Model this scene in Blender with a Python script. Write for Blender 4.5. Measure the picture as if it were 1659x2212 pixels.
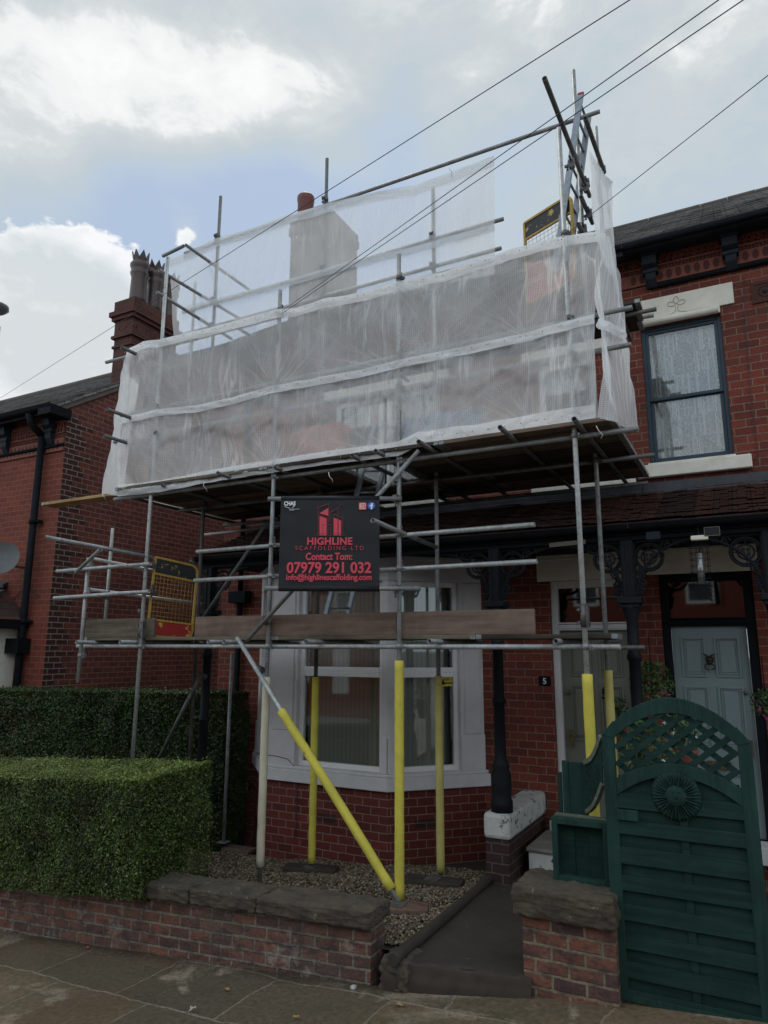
import bpy, bmesh, math, random
import numpy as np
from mathutils import Vector, Matrix, noise
random.seed(7); rng = np.random.default_rng(7)
R = math.radians
for o in list(bpy.data.objects): bpy.data.objects.remove(o)
S = bpy.context.scene
# ------------------------------------------------------------------ camera
PITCH, YAW, ROLL, FP = R(11.2), R(27.8), R(0.2), 1500.0
CAM = Vector((0, 0, 2.2))
dv = Vector((-math.sin(YAW)*math.cos(PITCH), math.cos(YAW)*math.cos(PITCH), math.sin(PITCH)))
r0 = Vector((math.cos(YAW), math.sin(YAW), 0)); u0 = r0.cross(dv)
rv = r0*math.cos(ROLL)+u0*math.sin(ROLL); uv_ = rv.cross(dv)
cd = bpy.data.cameras.new('camera'); cam = bpy.data.objects.new('camera', cd); S.collection.objects.link(cam)
cd.sensor_fit = 'HORIZONTAL'; cd.sensor_width = 36; cd.lens = FP/1659*36; cd.clip_start = 0.05; cd.clip_end = 2000
M = Matrix((rv, uv_, -dv)).transposed().to_4x4(); M.translation = CAM; cam.matrix_world = M
S.camera = cam
S.render.resolution_x = 768; S.render.resolution_y = 1024
S.view_settings.view_transform = 'Standard'; S.view_settings.look = 'None'
S.view_settings.exposure = 0.2; S.view_settings.gamma = 1
def dirpx(x, y): return (dv + rv*((x-829.5)/FP) - uv_*((y-1106)/FP)).normalized()
def at(x, y, X=None, Y=None, Z=None):
    """world point on a real plane (X=, Y= or Z=) that the photograph shows at (x, y)"""
    v = dv + rv*((x-829.5)/FP) - uv_*((y-1106)/FP)
    t = (X-CAM.x)/v.x if X is not None else (Y-CAM.y)/v.y if Y is not None else (Z-CAM.z)/v.z
    return CAM + v*t
# ------------------------------------------------------------------ sky
SUN_EL, SUN_AZ = R(60), R(125)     # sun high behind the house, to the left, veiled by cloud
W = bpy.data.worlds.new('World'); S.world = W; W.use_nodes = True
nt = W.node_tree; nt.nodes.clear(); N = nt.nodes.new; L = nt.links.new
def mth(tree, op, a, b=None, c=None, clamp=False):
    n = tree.nodes.new('ShaderNodeMath'); n.operation = op; n.use_clamp = clamp
    for i, v in enumerate((a, b, c)):
        if v is None: continue
        if isinstance(v, (int, float)): n.inputs[i].default_value = v
        else: tree.links.new(v, n.inputs[i])
    return n.outputs[0]
def mixc(tree, f, a, b, mode='MIX'):
    n = tree.nodes.new('ShaderNodeMix'); n.data_type = 'RGBA'; n.blend_type = mode
    for s, v in ((0, f), (6, a), (7, b)):
        if isinstance(v, (int, float)): n.inputs[s].default_value = v
        elif isinstance(v, tuple): n.inputs[s].default_value = (*v, 1)
        else: tree.links.new(v, n.inputs[s])
    return n.outputs[2]
def rampn(tree, f, stops):
    n = tree.nodes.new('ShaderNodeValToRGB'); e = n.color_ramp.elements
    while len(e) < len(stops): e.new(0.5)
    for el, (p, c) in zip(e, stops): el.position = p; el.color = (*c, 1) if isinstance(c, tuple) else (c, c, c, 1)
    tree.links.new(f, n.inputs[0]); return n.outputs[0]
sky = N('ShaderNodeTexSky'); sky.sky_type = 'NISHITA'; sky.sun_disc = False
sky.sun_elevation = SUN_EL; sky.sun_rotation = R(-35); sky.air_density = 1.6; sky.dust_density = 1
tc = N('ShaderNodeTexCoord')
nm = N('ShaderNodeVectorMath'); nm.operation = 'NORMALIZE'; L(tc.outputs['Generated'], nm.inputs[0])
def wnoise(scale, detail, rough, off=0, dist=0.0):
    mp = N('ShaderNodeMapping'); mp.inputs['Location'].default_value = (off, off*.7, off*.3); mp.inputs['Scale'].default_value = (1, 1, 1.7)
    L(nm.outputs[0], mp.inputs[0])
    n = N('ShaderNodeTexNoise'); n.inputs['Scale'].default_value = scale; n.inputs['Detail'].default_value = detail
    n.inputs['Roughness'].default_value = rough; n.inputs['Distortion'].default_value = dist
    L(mp.outputs[0], n.inputs['Vector']); return n.outputs['Fac']
n1 = wnoise(2.6, 10, .58, 3.1, .35); n2 = wnoise(10, 8, .62, 9.0, .4)
dens = mth(nt, 'ADD', mth(nt, 'MULTIPLY', mth(nt, 'SUBTRACT', n1, .5), 1.35), mth(nt, 'MULTIPLY', mth(nt, 'SUBTRACT', n2, .5), .60))
# where the big cloud banks and the gaps stand in the sky: direction, spread, weight
for (x, y, sp, w) in [(120, 180, 8, .12), (60, 760, 6, .1), (300, 310, 6, .28), (520, 250, 5, .22), (230, 130, 5, .12),
                      (400, 505, 2.2, .55), (300, 440, 4, -.62), (80, 440, 4, -.25), (520, 460, 4.5, -.62), (700, 480, 5, -.4), (480, 620, 8, -.35), (340, 520, 1.6, -.3), (850, 285, 3.0, -.35),
                      (780, 330, 4, .15), (1100, 150, 14, .05), (1500, 200, 14, .03), (1250, 450, 9, -.08), (1500, 430, 8, -.04), (650, 90, 9, .08), (880, 520, 6, -.4)]:
    c = dirpx(x, y)
    dp = N('ShaderNodeVectorMath'); dp.operation = 'DOT_PRODUCT'; L(nm.outputs[0], dp.inputs[0]); dp.inputs[1].default_value = c
    k = 1/(1-math.cos(R(sp)))
    g = mth(nt, 'EXPONENT', mth(nt, 'MULTIPLY', mth(nt, 'SUBTRACT', dp.outputs['Value'], 1.0), k))
    dens = mth(nt, 'MULTIPLY_ADD', g, w, dens)
dens = mth(nt, 'ADD', dens, .47)
cov = rampn(nt, dens, [(0.0, 0.9), (.3, .95), (.5, 1.0)])
ccol = rampn(nt, dens, [(0.0, (.41, .51, .67)), (.25, (.47, .56, .665)), (.42, (.50, .575, .625)), (.58, (.56, .61, .64)), (.68, (.64, .675, .69)), (.76, (.82, .84, .84)), (.88, (.90, .91, .905)), (1.0, (.84, .86, .86))])
cum = mth(nt, 'ADD', mth(nt, 'MULTIPLY', mth(nt, 'SUBTRACT', wnoise(9, 9, .58, 4.4, .1), .5), 2.3), mth(nt, 'MULTIPLY', mth(nt, 'SUBTRACT', wnoise(30, 7, .6, 1.0), .5), 1.0))
for (x, y, sp, w) in [(185, 585, 3.3, .95), (60, 620, 3.6, .85), (255, 620, 2.4, .5), (120, 740, 5.0, .9), (10, 570, 2.2, .35), (405, 512, 1.1, .85), (30, 830, 5, .8), (260, 720, 4, .6)]:
    dp = N('ShaderNodeVectorMath'); dp.operation = 'DOT_PRODUCT'; L(nm.outputs[0], dp.inputs[0]); dp.inputs[1].default_value = dirpx(x, y)
    cum = mth(nt, 'MULTIPLY_ADD', mth(nt, 'EXPONENT', mth(nt, 'MULTIPLY', mth(nt, 'SUBTRACT', dp.outputs['Value'], 1.0), 1/(1-math.cos(R(sp))))), w*1.16, cum)
cum = mth(nt, 'SUBTRACT', cum, .16)
cmask = rampn(nt, cum, [(.44, 0.0), (.60, 1.0)]); cin = rampn(nt, mth(nt, 'MULTIPLY_ADD', cum, -.22, mth(nt, 'ADD', wnoise(6.5, 8, .6, 7.7, .3), .12)), [(.28, (.64, .68, .70)), (.42, (.76, .79, .80)), (.55, (.92, .925, .92))])
ccol = mixc(nt, cmask, ccol, cin)
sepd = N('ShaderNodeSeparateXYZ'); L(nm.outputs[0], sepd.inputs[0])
# extra sky brightness added behind the camera to fill the shaded house front
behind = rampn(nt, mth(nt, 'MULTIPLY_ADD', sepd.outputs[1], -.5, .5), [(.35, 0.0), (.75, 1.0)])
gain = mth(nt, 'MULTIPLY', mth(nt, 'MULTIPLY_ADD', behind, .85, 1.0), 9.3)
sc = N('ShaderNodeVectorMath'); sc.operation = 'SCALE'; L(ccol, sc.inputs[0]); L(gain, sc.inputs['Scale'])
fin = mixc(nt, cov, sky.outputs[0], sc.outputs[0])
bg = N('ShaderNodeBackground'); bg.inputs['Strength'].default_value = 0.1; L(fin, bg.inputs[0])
ow = N('ShaderNodeOutputWorld'); L(bg.outputs[0], ow.inputs[0])
sd = bpy.data.lights.new('sun', 'SUN'); sd.energy = 1.5; sd.angle = R(12); sd.color = (1, .96, .9)
sun = bpy.data.objects.new('sun', sd); S.collection.objects.link(sun)
sdir = Vector((math.cos(SUN_AZ)*math.cos(SUN_EL), math.sin(SUN_AZ)*math.cos(SUN_EL), math.sin(SUN_EL)))
sun.rotation_euler = sdir.to_track_quat('Z', 'Y').to_euler()
S.cycles.max_bounces = 8; S.cycles.transparent_max_bounces = 24
# ------------------------------------------------------------------ materials
MATS = {}
def newmat(name):
    m = bpy.data.materials.new(name); m.use_nodes = True; t = m.node_tree
    b = t.nodes['Principled BSDF']; MATS[name] = m; return m, t, b
def tex(t, kind, scale, coord='Object', sc3=None, **kw):
    c = t.nodes.new('ShaderNodeTexCoord'); mp = t.nodes.new('ShaderNodeMapping')
    t.links.new(c.outputs[coord], mp.inputs[0])
    if sc3: mp.inputs['Scale'].default_value = sc3
    n = t.nodes.new(kind); t.links.new(mp.outputs[0], n.inputs['Vector'])
    if 'Scale' in n.inputs: n.inputs['Scale'].default_value = scale
    for k, v in kw.items():
        if k in n.inputs: n.inputs[k].default_value = v
        else: setattr(n, k, v)
    return n
def bump(t, b, h, strength, dist=.01):
    n = t.nodes.new('ShaderNodeBump'); n.inputs['Strength'].default_value = strength; n.inputs['Distance'].default_value = dist
    t.links.new(h, n.inputs['Height']); t.links.new(n.outputs[0], b.inputs['Normal'])
def simple(name, c, c2=None, rough=.6, scale=6, metal=0, bmp=.15, spec=.5, speck=None, sc3=None, det=6, coord='Object'):
    m, t, b = newmat(name)
    n = tex(t, 'ShaderNodeTexNoise', scale, coord, sc3, Detail=det, Roughness=.65 if det < 12 else .8)
    c2 = c2 or tuple(v*.7 for v in c)
    col = rampn(t, n.outputs['Fac'], [(.3, c2), (.7, c)])
    if speck:
        n2 = tex(t, 'ShaderNodeTexNoise', scale*speck[2], coord, None, Detail=4, Roughness=.7)
        f = rampn(t, n2.outputs['Fac'], [(speck[1], 0.0), (speck[1]+.06, 1.0)])
        col = mixc(t, f, col, speck[0])
    t.links.new(col, b.inputs['Base Color']); b.inputs['Roughness'].default_value = rough; b.inputs['Metallic'].default_value = metal
    b.inputs['Specular IOR Level'].default_value = spec
    if bmp: bump(t, b, n.outputs['Fac'], bmp)
    return m
def brick(name, c1, c2, mortar, w=.222, h=.094, mo=.008, dirt=(.05, .03, .025), dirtamt=.45, mix2=0.0, bm=.5, white=0.0, vary=False):
    m, t, b = newmat(name)
    n = tex(t, 'ShaderNodeTexBrick', 1.0, 'UV', offset=.5)
    n.inputs['Brick Width'].default_value = w; n.inputs['Row Height'].default_value = h; n.inputs['Mortar Size'].default_value = mo
    n.inputs['Mortar Smooth'].default_value = .3; n.inputs['Bias'].default_value = mix2
    n.inputs['Color1'].default_value = (*c1, 1); n.inputs['Color2'].default_value = (*c2, 1); n.inputs['Mortar'].default_value = (*mortar, 1)
    # uneven edges
    c = t.nodes.new('ShaderNodeTexCoord'); nz = tex(t, 'ShaderNodeTexNoise', 9, 'UV', Detail=3)
    sb = t.nodes.new('ShaderNodeVectorMath'); sb.operation = 'MULTIPLY_ADD'
    t.links.new(nz.outputs['Color'], sb.inputs[0]); sb.inputs[1].default_value = (.012, .012, 0); t.links.new(c.outputs['UV'], sb.inputs[2])
    t.links.new(sb.outputs[0], n.inputs['Vector'])
    big = tex(t, 'ShaderNodeTexNoise', 1.1, 'UV', Detail=6, Roughness=.65)
    fine = tex(t, 'ShaderNodeTexNoise', 38, 'UV', Detail=4, Roughness=.7)
    f1 = rampn(t, big.outputs['Fac'], [(.42, 0.0), (.72, 1.0)])
    col = mixc(t, mth(t, 'MULTIPLY', f1, dirtamt), n.outputs['Color'], dirt)
    if vary:
        vn = tex(t, 'ShaderNodeTexNoise', 6.5, 'UV', (1, 2.2, 1), Detail=5, Roughness=.7); col = mixc(t, rampn(t, vn.outputs['Fac'], [(.46, 0.0), (.60, .7)]), col, (.06, .042, .042))
    f2 = rampn(t, fine.outputs['Fac'], [(.3, .55), (.7, 1.15)])
    col = mixc(t, .8, col, f2, 'MULTIPLY')
    if white:
        wn = tex(t, 'ShaderNodeTexNoise', 3.2, 'UV', Detail=8, Roughness=.75)
        fw = rampn(t, wn.outputs['Fac'], [(.56, 0.0), (.68, 1.0)])
        col = mixc(t, mth(t, 'MULTIPLY', fw, white), col, (.42, .40, .36))
    t.links.new(col, b.inputs['Base Color']); b.inputs['Roughness'].default_value = .85; b.inputs['Specular IOR Level'].default_value = .25
    hh = mth(t, 'ADD', mth(t, 'MULTIPLY', n.outputs['Fac'], -1.0), mth(t, 'MULTIPLY', fine.outputs['Fac'], .35))
    bump(t, b, hh, bm, .008); return m
brick('brick_main', (.27, .062, .041), (.155, .041, .030), (.26, .20, .155), dirtamt=.55, mo=.006)
brick('brick_gable', (.21, .062, .044), (.14, .045, .036), (.26, .20, .165), dirtamt=.45, mo=.007)
brick('brick_soot', (.13, .045, .035), (.085, .034, .030), (.12, .09, .08), dirtamt=.6, mo=.006)
brick('brick_left', (.25, .062, .040), (.18, .046, .031), (.24, .15, .11), dirtamt=.3, mo=.005)
brick('brick_bay', (.20, .044, .033), (.125, .029, .024), (.27, .20, .17), dirtamt=.3, mo=.006)
brick('brick_quoin', (.085, .03, .026), (.05, .026, .024), (.30, .26, .22), dirtamt=.3, mo=.009)
brick('brick_wall', (.25, .105, .068), (.12, .062, .055), (.24, .21, .165), w=.235, h=.092, mo=.012, dirtamt=.9, dirt=(.115, .10, .085), white=.5, bm=1.0, vary=True)
brick('brick_pier', (.27, .105, .066), (.105, .055, .055), (.27, .225, .15), w=.235, h=.092, mo=.012, dirtamt=.6, dirt=(.09, .075, .065), white=.3, bm=1.0, vary=True)
brick('brick_dark', (.07, .032, .034), (.045, .024, .027), (.13, .11, .085), dirtamt=.4)
simple('mortar_red', (.24, .075, .045), (.13, .04, .03), .85, 14)
simple('terracotta', (.25, .078, .05), (.16, .046, .033), .8, 14, bmp=.3, speck=((.40, .36, .32), .68, 1.2))
simple('terra_soot', (.12, .095, .085), (.07, .058, .052), .9, 9)
simple('terra_dark', (.085, .028, .022), (.055, .02, .017), .9, 14)
simple('white_stone', (.82, .79, .70), (.66, .61, .51), .7, 5, speck=((.32, .27, .2), .70, 2.2))
simple('stone_shade', (.60, .56, .47), None, .8, 8)
simple('white_paint', (.68, .66, .67), (.56, .545, .55), .55, 3, bmp=.08, speck=((.22, .2, .19), .76, 9))
simple('peeling_white', (.66, .66, .64), (.5, .5, .48), .8, 8, bmp=.5, speck=((.06, .06, .06), .575, .9), det=9)
simple('upvc', (.80, .80, .80), (.75, .75, .76), .35, 2, bmp=0)
simple('black_paint', (.009, .011, .015), (.006, .007, .009), .7, 8, bmp=.15, spec=.12)
simple('gutter_blue', (.018, .026, .036), (.011, .014, .019), .6, 5, bmp=.1, spec=.2)
simple('window_blue', (.022, .050, .078), (.015, .034, .055), .5, 5, bmp=.2, speck=((.35, .37, .38), .71, 5))
simple('timber_grey', (.15, .125, .10), (.10, .085, .07), .7, 5)
simple('pot_black', (.075, .042, .038), (.035, .022, .021), .35, 7)
simple('debris_mix', (.20, .16, .10), (.05, .04, .025), .9, 60)
simple('pot_red', (.16, .032, .022), (.10, .022, .018), .5, 7)
simple('iron', (.012, .015, .019), (.007, .008, .011), .6, 12, bmp=.2, spec=.2)
simple('iron_hi', (.05, .055, .065), (.03, .034, .04), .45, 12)
simple('coping', (.12, .092, .062), (.020, .018, .016), .95, 5, bmp=1.0, det=12, speck=((.27, .25, .19), .655, 3))
simple('concrete', (.052, .040, .030), (.026, .020, .015), .8, 2.6, bmp=.8, det=12, speck=((.14, .125, .1), .66, 7))
simple('concrete_worn', (.30, .27, .23), (.13, .115, .10), .85, 5, bmp=.5)
simple('apron', (.12, .10, .085), (.08, .07, .06), .9, 5, bmp=.3)
simple('green_paint', (.022, .064, .054), (.015, .046, .040), .5, 4, bmp=.12, sc3=(1, 1, .4), speck=((.10, .16, .14), .69, 8))
simple('green_top', (.13, .14, .10), (.06, .08, .06), .8, 12, speck=((.25, .25, .2), .6, 2))
simple('door_green', (.155, .165, .135), (.145, .155, .125), .45, 2, bmp=0)
simple('door_blue', (.225, .29, .30), (.20, .265, .275), .45, 2, bmp=.03)
simple('brass', (.30, .22, .10), (.12, .09, .05), .45, 20, metal=.8)
simple('knocker', (.10, .065, .05), (.04, .03, .03), .45, 30, metal=.6)
simple('yellow_foam', (.70, .61, .085), (.50, .43, .06), .75, 4, bmp=.5, speck=((.20, .17, .06), .665, 4.5), det=9)
simple('yellow_old', (.56, .50, .17), (.44, .38, .11), .8, 5, bmp=.25, speck=((.22, .18, .08), .64, 3))
simple('cream_sleeve', (.62, .57, .44), (.48, .43, .32), .8, 4, speck=((.16, .13, .1), .70, 5))
simple('rope', (.75, .75, .72), None, .8, 20)
simple('gate_yellow', (.50, .33, .06), (.34, .21, .03), .6, 30, speck=((.10, .055, .03), .60, 1.5))
simple('gate_black', (.018, .02, .024), (.012, .013, .016), .55, 9, speck=((.50, .34, .07), .585, 1.3), det=8)
simple('gate_red', (.40, .02, .016), (.30, .018, .013), .5, 9, speck=((.55, .38, .07), .575, 1.2), det=8)
simple('alu', (.26, .29, .32), (.17, .19, .215), .42, 18, metal=.55)
simple('cap_red', (.42, .03, .04), None, .5, 5)
simple('banner_black', (.018, .019, .023), (.013, .014, .017), .55, 3, bmp=.5, spec=.25)
simple('banner_red', (.62, .045, .075), (.60, .04, .07), .5, 3, bmp=0)
simple('banner_dred', (.20, .022, .03), (.19, .02, .03), .5, 3, bmp=0)
simple('banner_white', (.78, .8, .82), (.76, .78, .8), .5, 3, bmp=0)
simple('banner_blue', (.02, .13, .62), None, .5, 3, bmp=0)
simple('banner_pink', (.72, .06, .22), (.75, .32, .06), .5, 7, bmp=0)
simple('sticker_yellow', (.78, .62, .03), None, .5, 3, bmp=0)
simple('cable', (.05, .05, .06), None, .6, 3, bmp=0)
simple('wire_dark', (.05, .055, .10), None, .6, 3, bmp=0)
simple('leaf_dry', (.42, .26, .12), (.2, .11, .05), .8, 12)
simple('litter_pale', (.5, .48, .44), (.3, .28, .26), .8, 30)
simple('litter_red', (.45, .06, .06), None, .7, 10)
simple('tarp_red', (.50, .09, .07), None, .7, 4)
simple('tarp_blue', (.12, .2, .34), None, .7, 4)
simple('bark', (.05, .035, .025), None, .9, 20)
simple('flower_pink', (.5, .05, .28), (.3, .02, .15), .7, 40)
simple('flower_white', (.7, .66, .66), None, .7, 40)
simple('seed_tube', (.35, .36, .36), (.2, .2, .2), .25, 10, metal=.6)
simple('earth', (.055, .042, .032), (.035, .026, .02), .95, 6, bmp=.6)
simple('asphalt', (.05, .05, .05), (.04, .04, .04), .9, 30, bmp=.3)
simple('lead', (.065, .07, .078), (.03, .033, .038), .6, 9)
simple('solar', (.012, .014, .02), None, .25, 4, bmp=0)
simple('eyelet_grey', (.3, .31, .32), None, .5, 4, bmp=0)
simple('lamp_grey', (.11, .115, .12), None, .5, 4, bmp=0)
def galv(name, c, c2, rust=.0):
    m, t, b = newmat(name)
    n = tex(t, 'ShaderNodeTexNoise', 7, 'Object', Detail=8, Roughness=.7); v = tex(t, 'ShaderNodeTexVoronoi', 60, 'Object')
    col = rampn(t, n.outputs['Fac'], [(.3, c2), (.68, c)])
    col = mixc(t, .25, col, v.outputs['Color'], 'OVERLAY')
    sp = tex(t, 'ShaderNodeTexNoise', 16, 'Object', Detail=5)
    f = rampn(t, sp.outputs['Fac'], [(.64, 0.0), (.70, 1.0)])
    col = mixc(t, mth(t, 'MULTIPLY', f, .6), col, (.14, .09, .065))
    hs = t.nodes.new('ShaderNodeHueSaturation'); hs.inputs['Saturation'].default_value = .55; t.links.new(col, hs.inputs['Color'])
    t.links.new(hs.outputs[0], b.inputs['Base Color']); b.inputs['Metallic'].default_value = .35; b.inputs['Roughness'].default_value = .48
    bump(t, b, n.outputs['Fac'], .12); return m
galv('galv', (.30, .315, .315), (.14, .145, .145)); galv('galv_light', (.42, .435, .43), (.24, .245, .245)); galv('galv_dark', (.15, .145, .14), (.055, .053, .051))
def wood(name, c, c2, ax=0, knots=True):
    m, t, b = newmat(name)
    s = [22, 22, 22]; s[ax] = 1.2
    n = tex(t, 'ShaderNodeTexNoise', 1.0, 'Object', tuple(s), Detail=8, Roughness=.65, Distortion=.4)
    g = tex(t, 'ShaderNodeTexNoise', 2.0, 'Object', Detail=6, Roughness=.7)
    col = rampn(t, n.outputs['Fac'], [(.32, c2), (.62, c)])
    st = rampn(t, g.outputs['Fac'], [(.35, .6), (.65, 1.1)])
    col = mixc(t, .8, col, st, 'MULTIPLY')
    s2 = [5, 5, 5]; s2[ax] = 1.4
    v = tex(t, 'ShaderNodeTexVoronoi', 1.3, 'Object', tuple(s2)); f = rampn(t, v.outputs['Distance'], [(.05, 1.0), (.10, 0.0)])
    if knots: col = mixc(t, mth(t, 'MULTIPLY', f, .75), col, tuple(x*.35 for x in c2))
    t.links.new(col, b.inputs['Base Color']); b.inputs['Roughness'].default_value = .85; b.inputs['Specular IOR Level'].default_value = .2
    bump(t, b, n.outputs['Fac'], .35, .006); return m
wood('board_grey', (.18, .15, .115), (.09, .073, .055)); wood('board_new', (.50, .34, .17), (.36, .23, .11)); wood('board_brown', (.23, .165, .13), (.14, .095, .075))
wood('board_dark', (.075, .06, .048), (.035, .028, .023)); wood('sole_brown', (.20, .12, .09), (.10, .06, .045)); wood('green_wood', (.022, .059, .049), (.012, .036, .030), 2)
wood('green_slat', (.017, .049, .041), (.009, .030, .026), 0, True)
def slate(name, c, c2, rowh, w, moss=.5):
    m, t, b = newmat(name)
    n = tex(t, 'ShaderNodeTexBrick', 1.0, 'UV', offset=.5)
    n.inputs['Brick Width'].default_value = w; n.inputs['Row Height'].default_value = rowh; n.inputs['Mortar Size'].default_value = .006
    n.inputs['Color1'].default_value = (*c, 1); n.inputs['Color2'].default_value = (*c2, 1); n.inputs['Mortar'].default_value = (.008, .008, .008, 1)
    g = tex(t, 'ShaderNodeTexNoise', 9, 'UV', Detail=8, Roughness=.75)
    f = rampn(t, g.outputs['Fac'], [(.55, 0.0), (.66, 1.0)])
    col = mixc(t, mth(t, 'MULTIPLY', f, moss), n.outputs['Color'], (.30, .30, .27))
    t.links.new(col, b.inputs['Base Color']); b.inputs['Roughness'].default_value = .75
    bump(t, b, g.outputs['Fac'], .5, .02); return m
slate('slate', (.25, .24, .23), (.13, .127, .125), .17, .28, .8); slate('slate_tile', (.088, .036, .024), (.036, .022, .019), 5, .17, .06)
def leafmat(name, c, c2, c3):
    m, t, b = newmat(name)
    g = t.nodes.new('ShaderNodeNewGeometry'); col = rampn(t, g.outputs['Random Per Island'], [(0, c2), (.6, c), (1, c3)])
    n = tex(t, 'ShaderNodeTexNoise', 2.2, 'Object', Detail=4)
    k = rampn(t, n.outputs['Fac'], [(.35, .55), (.65, 1.25)]); col = mixc(t, 1.0, col, k, 'MULTIPLY')
    nb = tex(t, 'ShaderNodeTexNoise', 1.6, 'Object', Detail=7, Roughness=.7); col = mixc(t, rampn(t, nb.outputs['Fac'], [(.54, 0.0), (.70, .65)]), col, (.085, .06, .022))
    t.links.new(col, b.inputs['Base Color']); b.inputs['Roughness'].default_value = .42
    tr = t.nodes.new('ShaderNodeBsdfTranslucent'); t.links.new(col, tr.inputs[0]); mx = t.nodes.new('ShaderNodeMixShader'); mx.inputs[0].default_value = .25
    t.links.new(b.outputs[0], mx.inputs[1]); t.links.new(tr.outputs[0], mx.inputs[2]); t.links.new(mx.outputs[0], t.nodes['Material Output'].inputs[0]); return m
leafmat('leaf_box', (.060, .110, .022), (.020, .042, .011), (.20, .25, .055)); leafmat('leaf_dark', (.038, .078, .020), (.015, .034, .010), (.085, .14, .035))
leafmat('leaf_pot', (.045, .11, .03), (.025, .06, .015), (.10, .17, .05))
leafmat('leaf_box_new', (.17, .225, .05), (.08, .125, .028), (.30, .34, .09)); leafmat('leaf_dark_new', (.06, .10, .03), (.03, .055, .016), (.12, .17, .05))  # paler copies for the hedge tops, light from above put into the colour
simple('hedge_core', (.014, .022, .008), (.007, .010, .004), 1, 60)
def net(name, base, spread, col=(.80, .82, .84), grid=.019, fold=.5, stain=0.0, fans=False):
    m, t, b = newmat(name)
    c = t.nodes.new('ShaderNodeTexCoord'); sp = t.nodes.new('ShaderNodeSeparateXYZ'); t.links.new(c.outputs['UV'], sp.inputs[0])
    def line(o):
        f = mth(t, 'FRACT', mth(t, 'DIVIDE', o, grid)); return mth(t, 'LESS_THAN', f, .30)
    g = mth(t, 'MAXIMUM', line(sp.outputs[0]), line(sp.outputs[1]))
    # creases: thin ridged lines, some running straight down, some slanting
    def ridge(rot, sx, sy, off, w):
        mp = t.nodes.new('ShaderNodeMapping'); mp.inputs['Rotation'].default_value = (0, 0, R(rot)); mp.inputs['Scale'].default_value = (sx, sy, 1); mp.inputs['Location'].default_value = (off, off, 0)
        t.links.new(c.outputs['UV'], mp.inputs[0]); q = t.nodes.new('ShaderNodeTexNoise'); q.inputs['Scale'].default_value = 1; q.inputs['Detail'].default_value = 4; q.inputs['Roughness'].default_value = .5; q.inputs['Distortion'].default_value = .12
        t.links.new(mp.outputs[0], q.inputs['Vector']); d = mth(t, 'ABSOLUTE', mth(t, 'SUBTRACT', q.outputs['Fac'], .5)); return rampn(t, d, [(0.0, 1.0), (w, 0.0)]), q
    r1, n = ridge(4, 2.4, .28, 0, .016); r2, _ = ridge(27, 2.6, .25, 5, .013); r3, _ = ridge(-24, 2.2, .25, 9, .012)
    cr = mth(t, 'MAXIMUM', mth(t, 'MAXIMUM', r1, r2), r3)
    pm_ = tex(t, 'ShaderNodeTexNoise', .9, 'UV', Detail=2); cr = mth(t, 'MULTIPLY', cr, rampn(t, pm_.outputs['Fac'], [(.42, .0), (.64, 1.0)]))
    if fans:
        for (fu, fv, sd, ln_) in ((4.05, -.02, 1.0, .75), (4.5, -.02, 5.0, .5), (2.5, -.03, 9.0, .6), (6.1, 1.0, 3.0, .7), (4.0, 1.0, 7.0, .5), (5.5, .0, 2.0, .5), (.05, 1.0, 8.0, .6), (1.2, 0, 6.0, .4)):
            dx = mth(t, 'SUBTRACT', sp.outputs[0], fu); dy = mth(t, 'SUBTRACT', sp.outputs[1], fv); an = mth(t, 'ARCTAN2', dy, dx)
            rd = mth(t, 'SQRT', mth(t, 'ADD', mth(t, 'MULTIPLY', dx, dx), mth(t, 'MULTIPLY', dy, dy))); cb = t.nodes.new('ShaderNodeCombineXYZ'); t.links.new(mth(t, 'MULTIPLY', an, 5.5), cb.inputs[0]); t.links.new(mth(t, 'MULTIPLY', rd, .5), cb.inputs[1]); cb.inputs[2].default_value = sd
            q = t.nodes.new('ShaderNodeTexNoise'); q.inputs['Scale'].default_value = 1.0; q.inputs['Detail'].default_value = 3; t.links.new(cb.outputs[0], q.inputs['Vector'])
            ri = rampn(t, mth(t, 'ABSOLUTE', mth(t, 'SUBTRACT', q.outputs['Fac'], .5)), [(0.0, 1.0), (.035, 0.0)])
            cr = mth(t, 'MAXIMUM', cr, mth(t, 'MULTIPLY', mth(t, 'MULTIPLY', ri, .75), mth(t, 'EXPONENT', mth(t, 'MULTIPLY', rd, -1.0/ln_))))
    n2 = tex(t, 'ShaderNodeTexNoise', 1.1, 'UV', Detail=5)
    a = mth(t, 'MULTIPLY_ADD', g, spread, base); a = mth(t, 'MULTIPLY_ADD', cr, fold*.42, a)
    a = mth(t, 'ADD', a, mth(t, 'MULTIPLY', mth(t, 'SUBTRACT', n2.outputs['Fac'], .5), .6), clamp=True)
    df = t.nodes.new('ShaderNodeBsdfDiffuse'); tr = t.nodes.new('ShaderNodeBsdfTranslucent'); tp = t.nodes.new('ShaderNodeBsdfTransparent')
    cc = (*col, 1)
    if stain:
        n3 = tex(t, 'ShaderNodeTexNoise', 5.0, 'UV', Detail=9, Roughness=.75)
        ge = mth(t, 'GREATER_THAN', sp.outputs[0], stain)
        f = rampn(t, n3.outputs['Fac'], [(.52, 0.0), (.60, 1.0)]); f = mth(t, 'MULTIPLY', f, ge)
        cl = mixc(t, f, col, (.20, .14, .07)); t.links.new(cl, df.inputs[0]); t.links.new(cl, tr.inputs[0])
    else: df.inputs[0].default_value = cc; tr.inputs[0].default_value = cc
    bp = t.nodes.new('ShaderNodeBump'); bp.inputs['Strength'].default_value = .6; bp.inputs['Distance'].default_value = .05; t.links.new(n.outputs['Fac'], bp.inputs['Height'])
    t.links.new(bp.outputs[0], df.inputs['Normal'])
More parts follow.
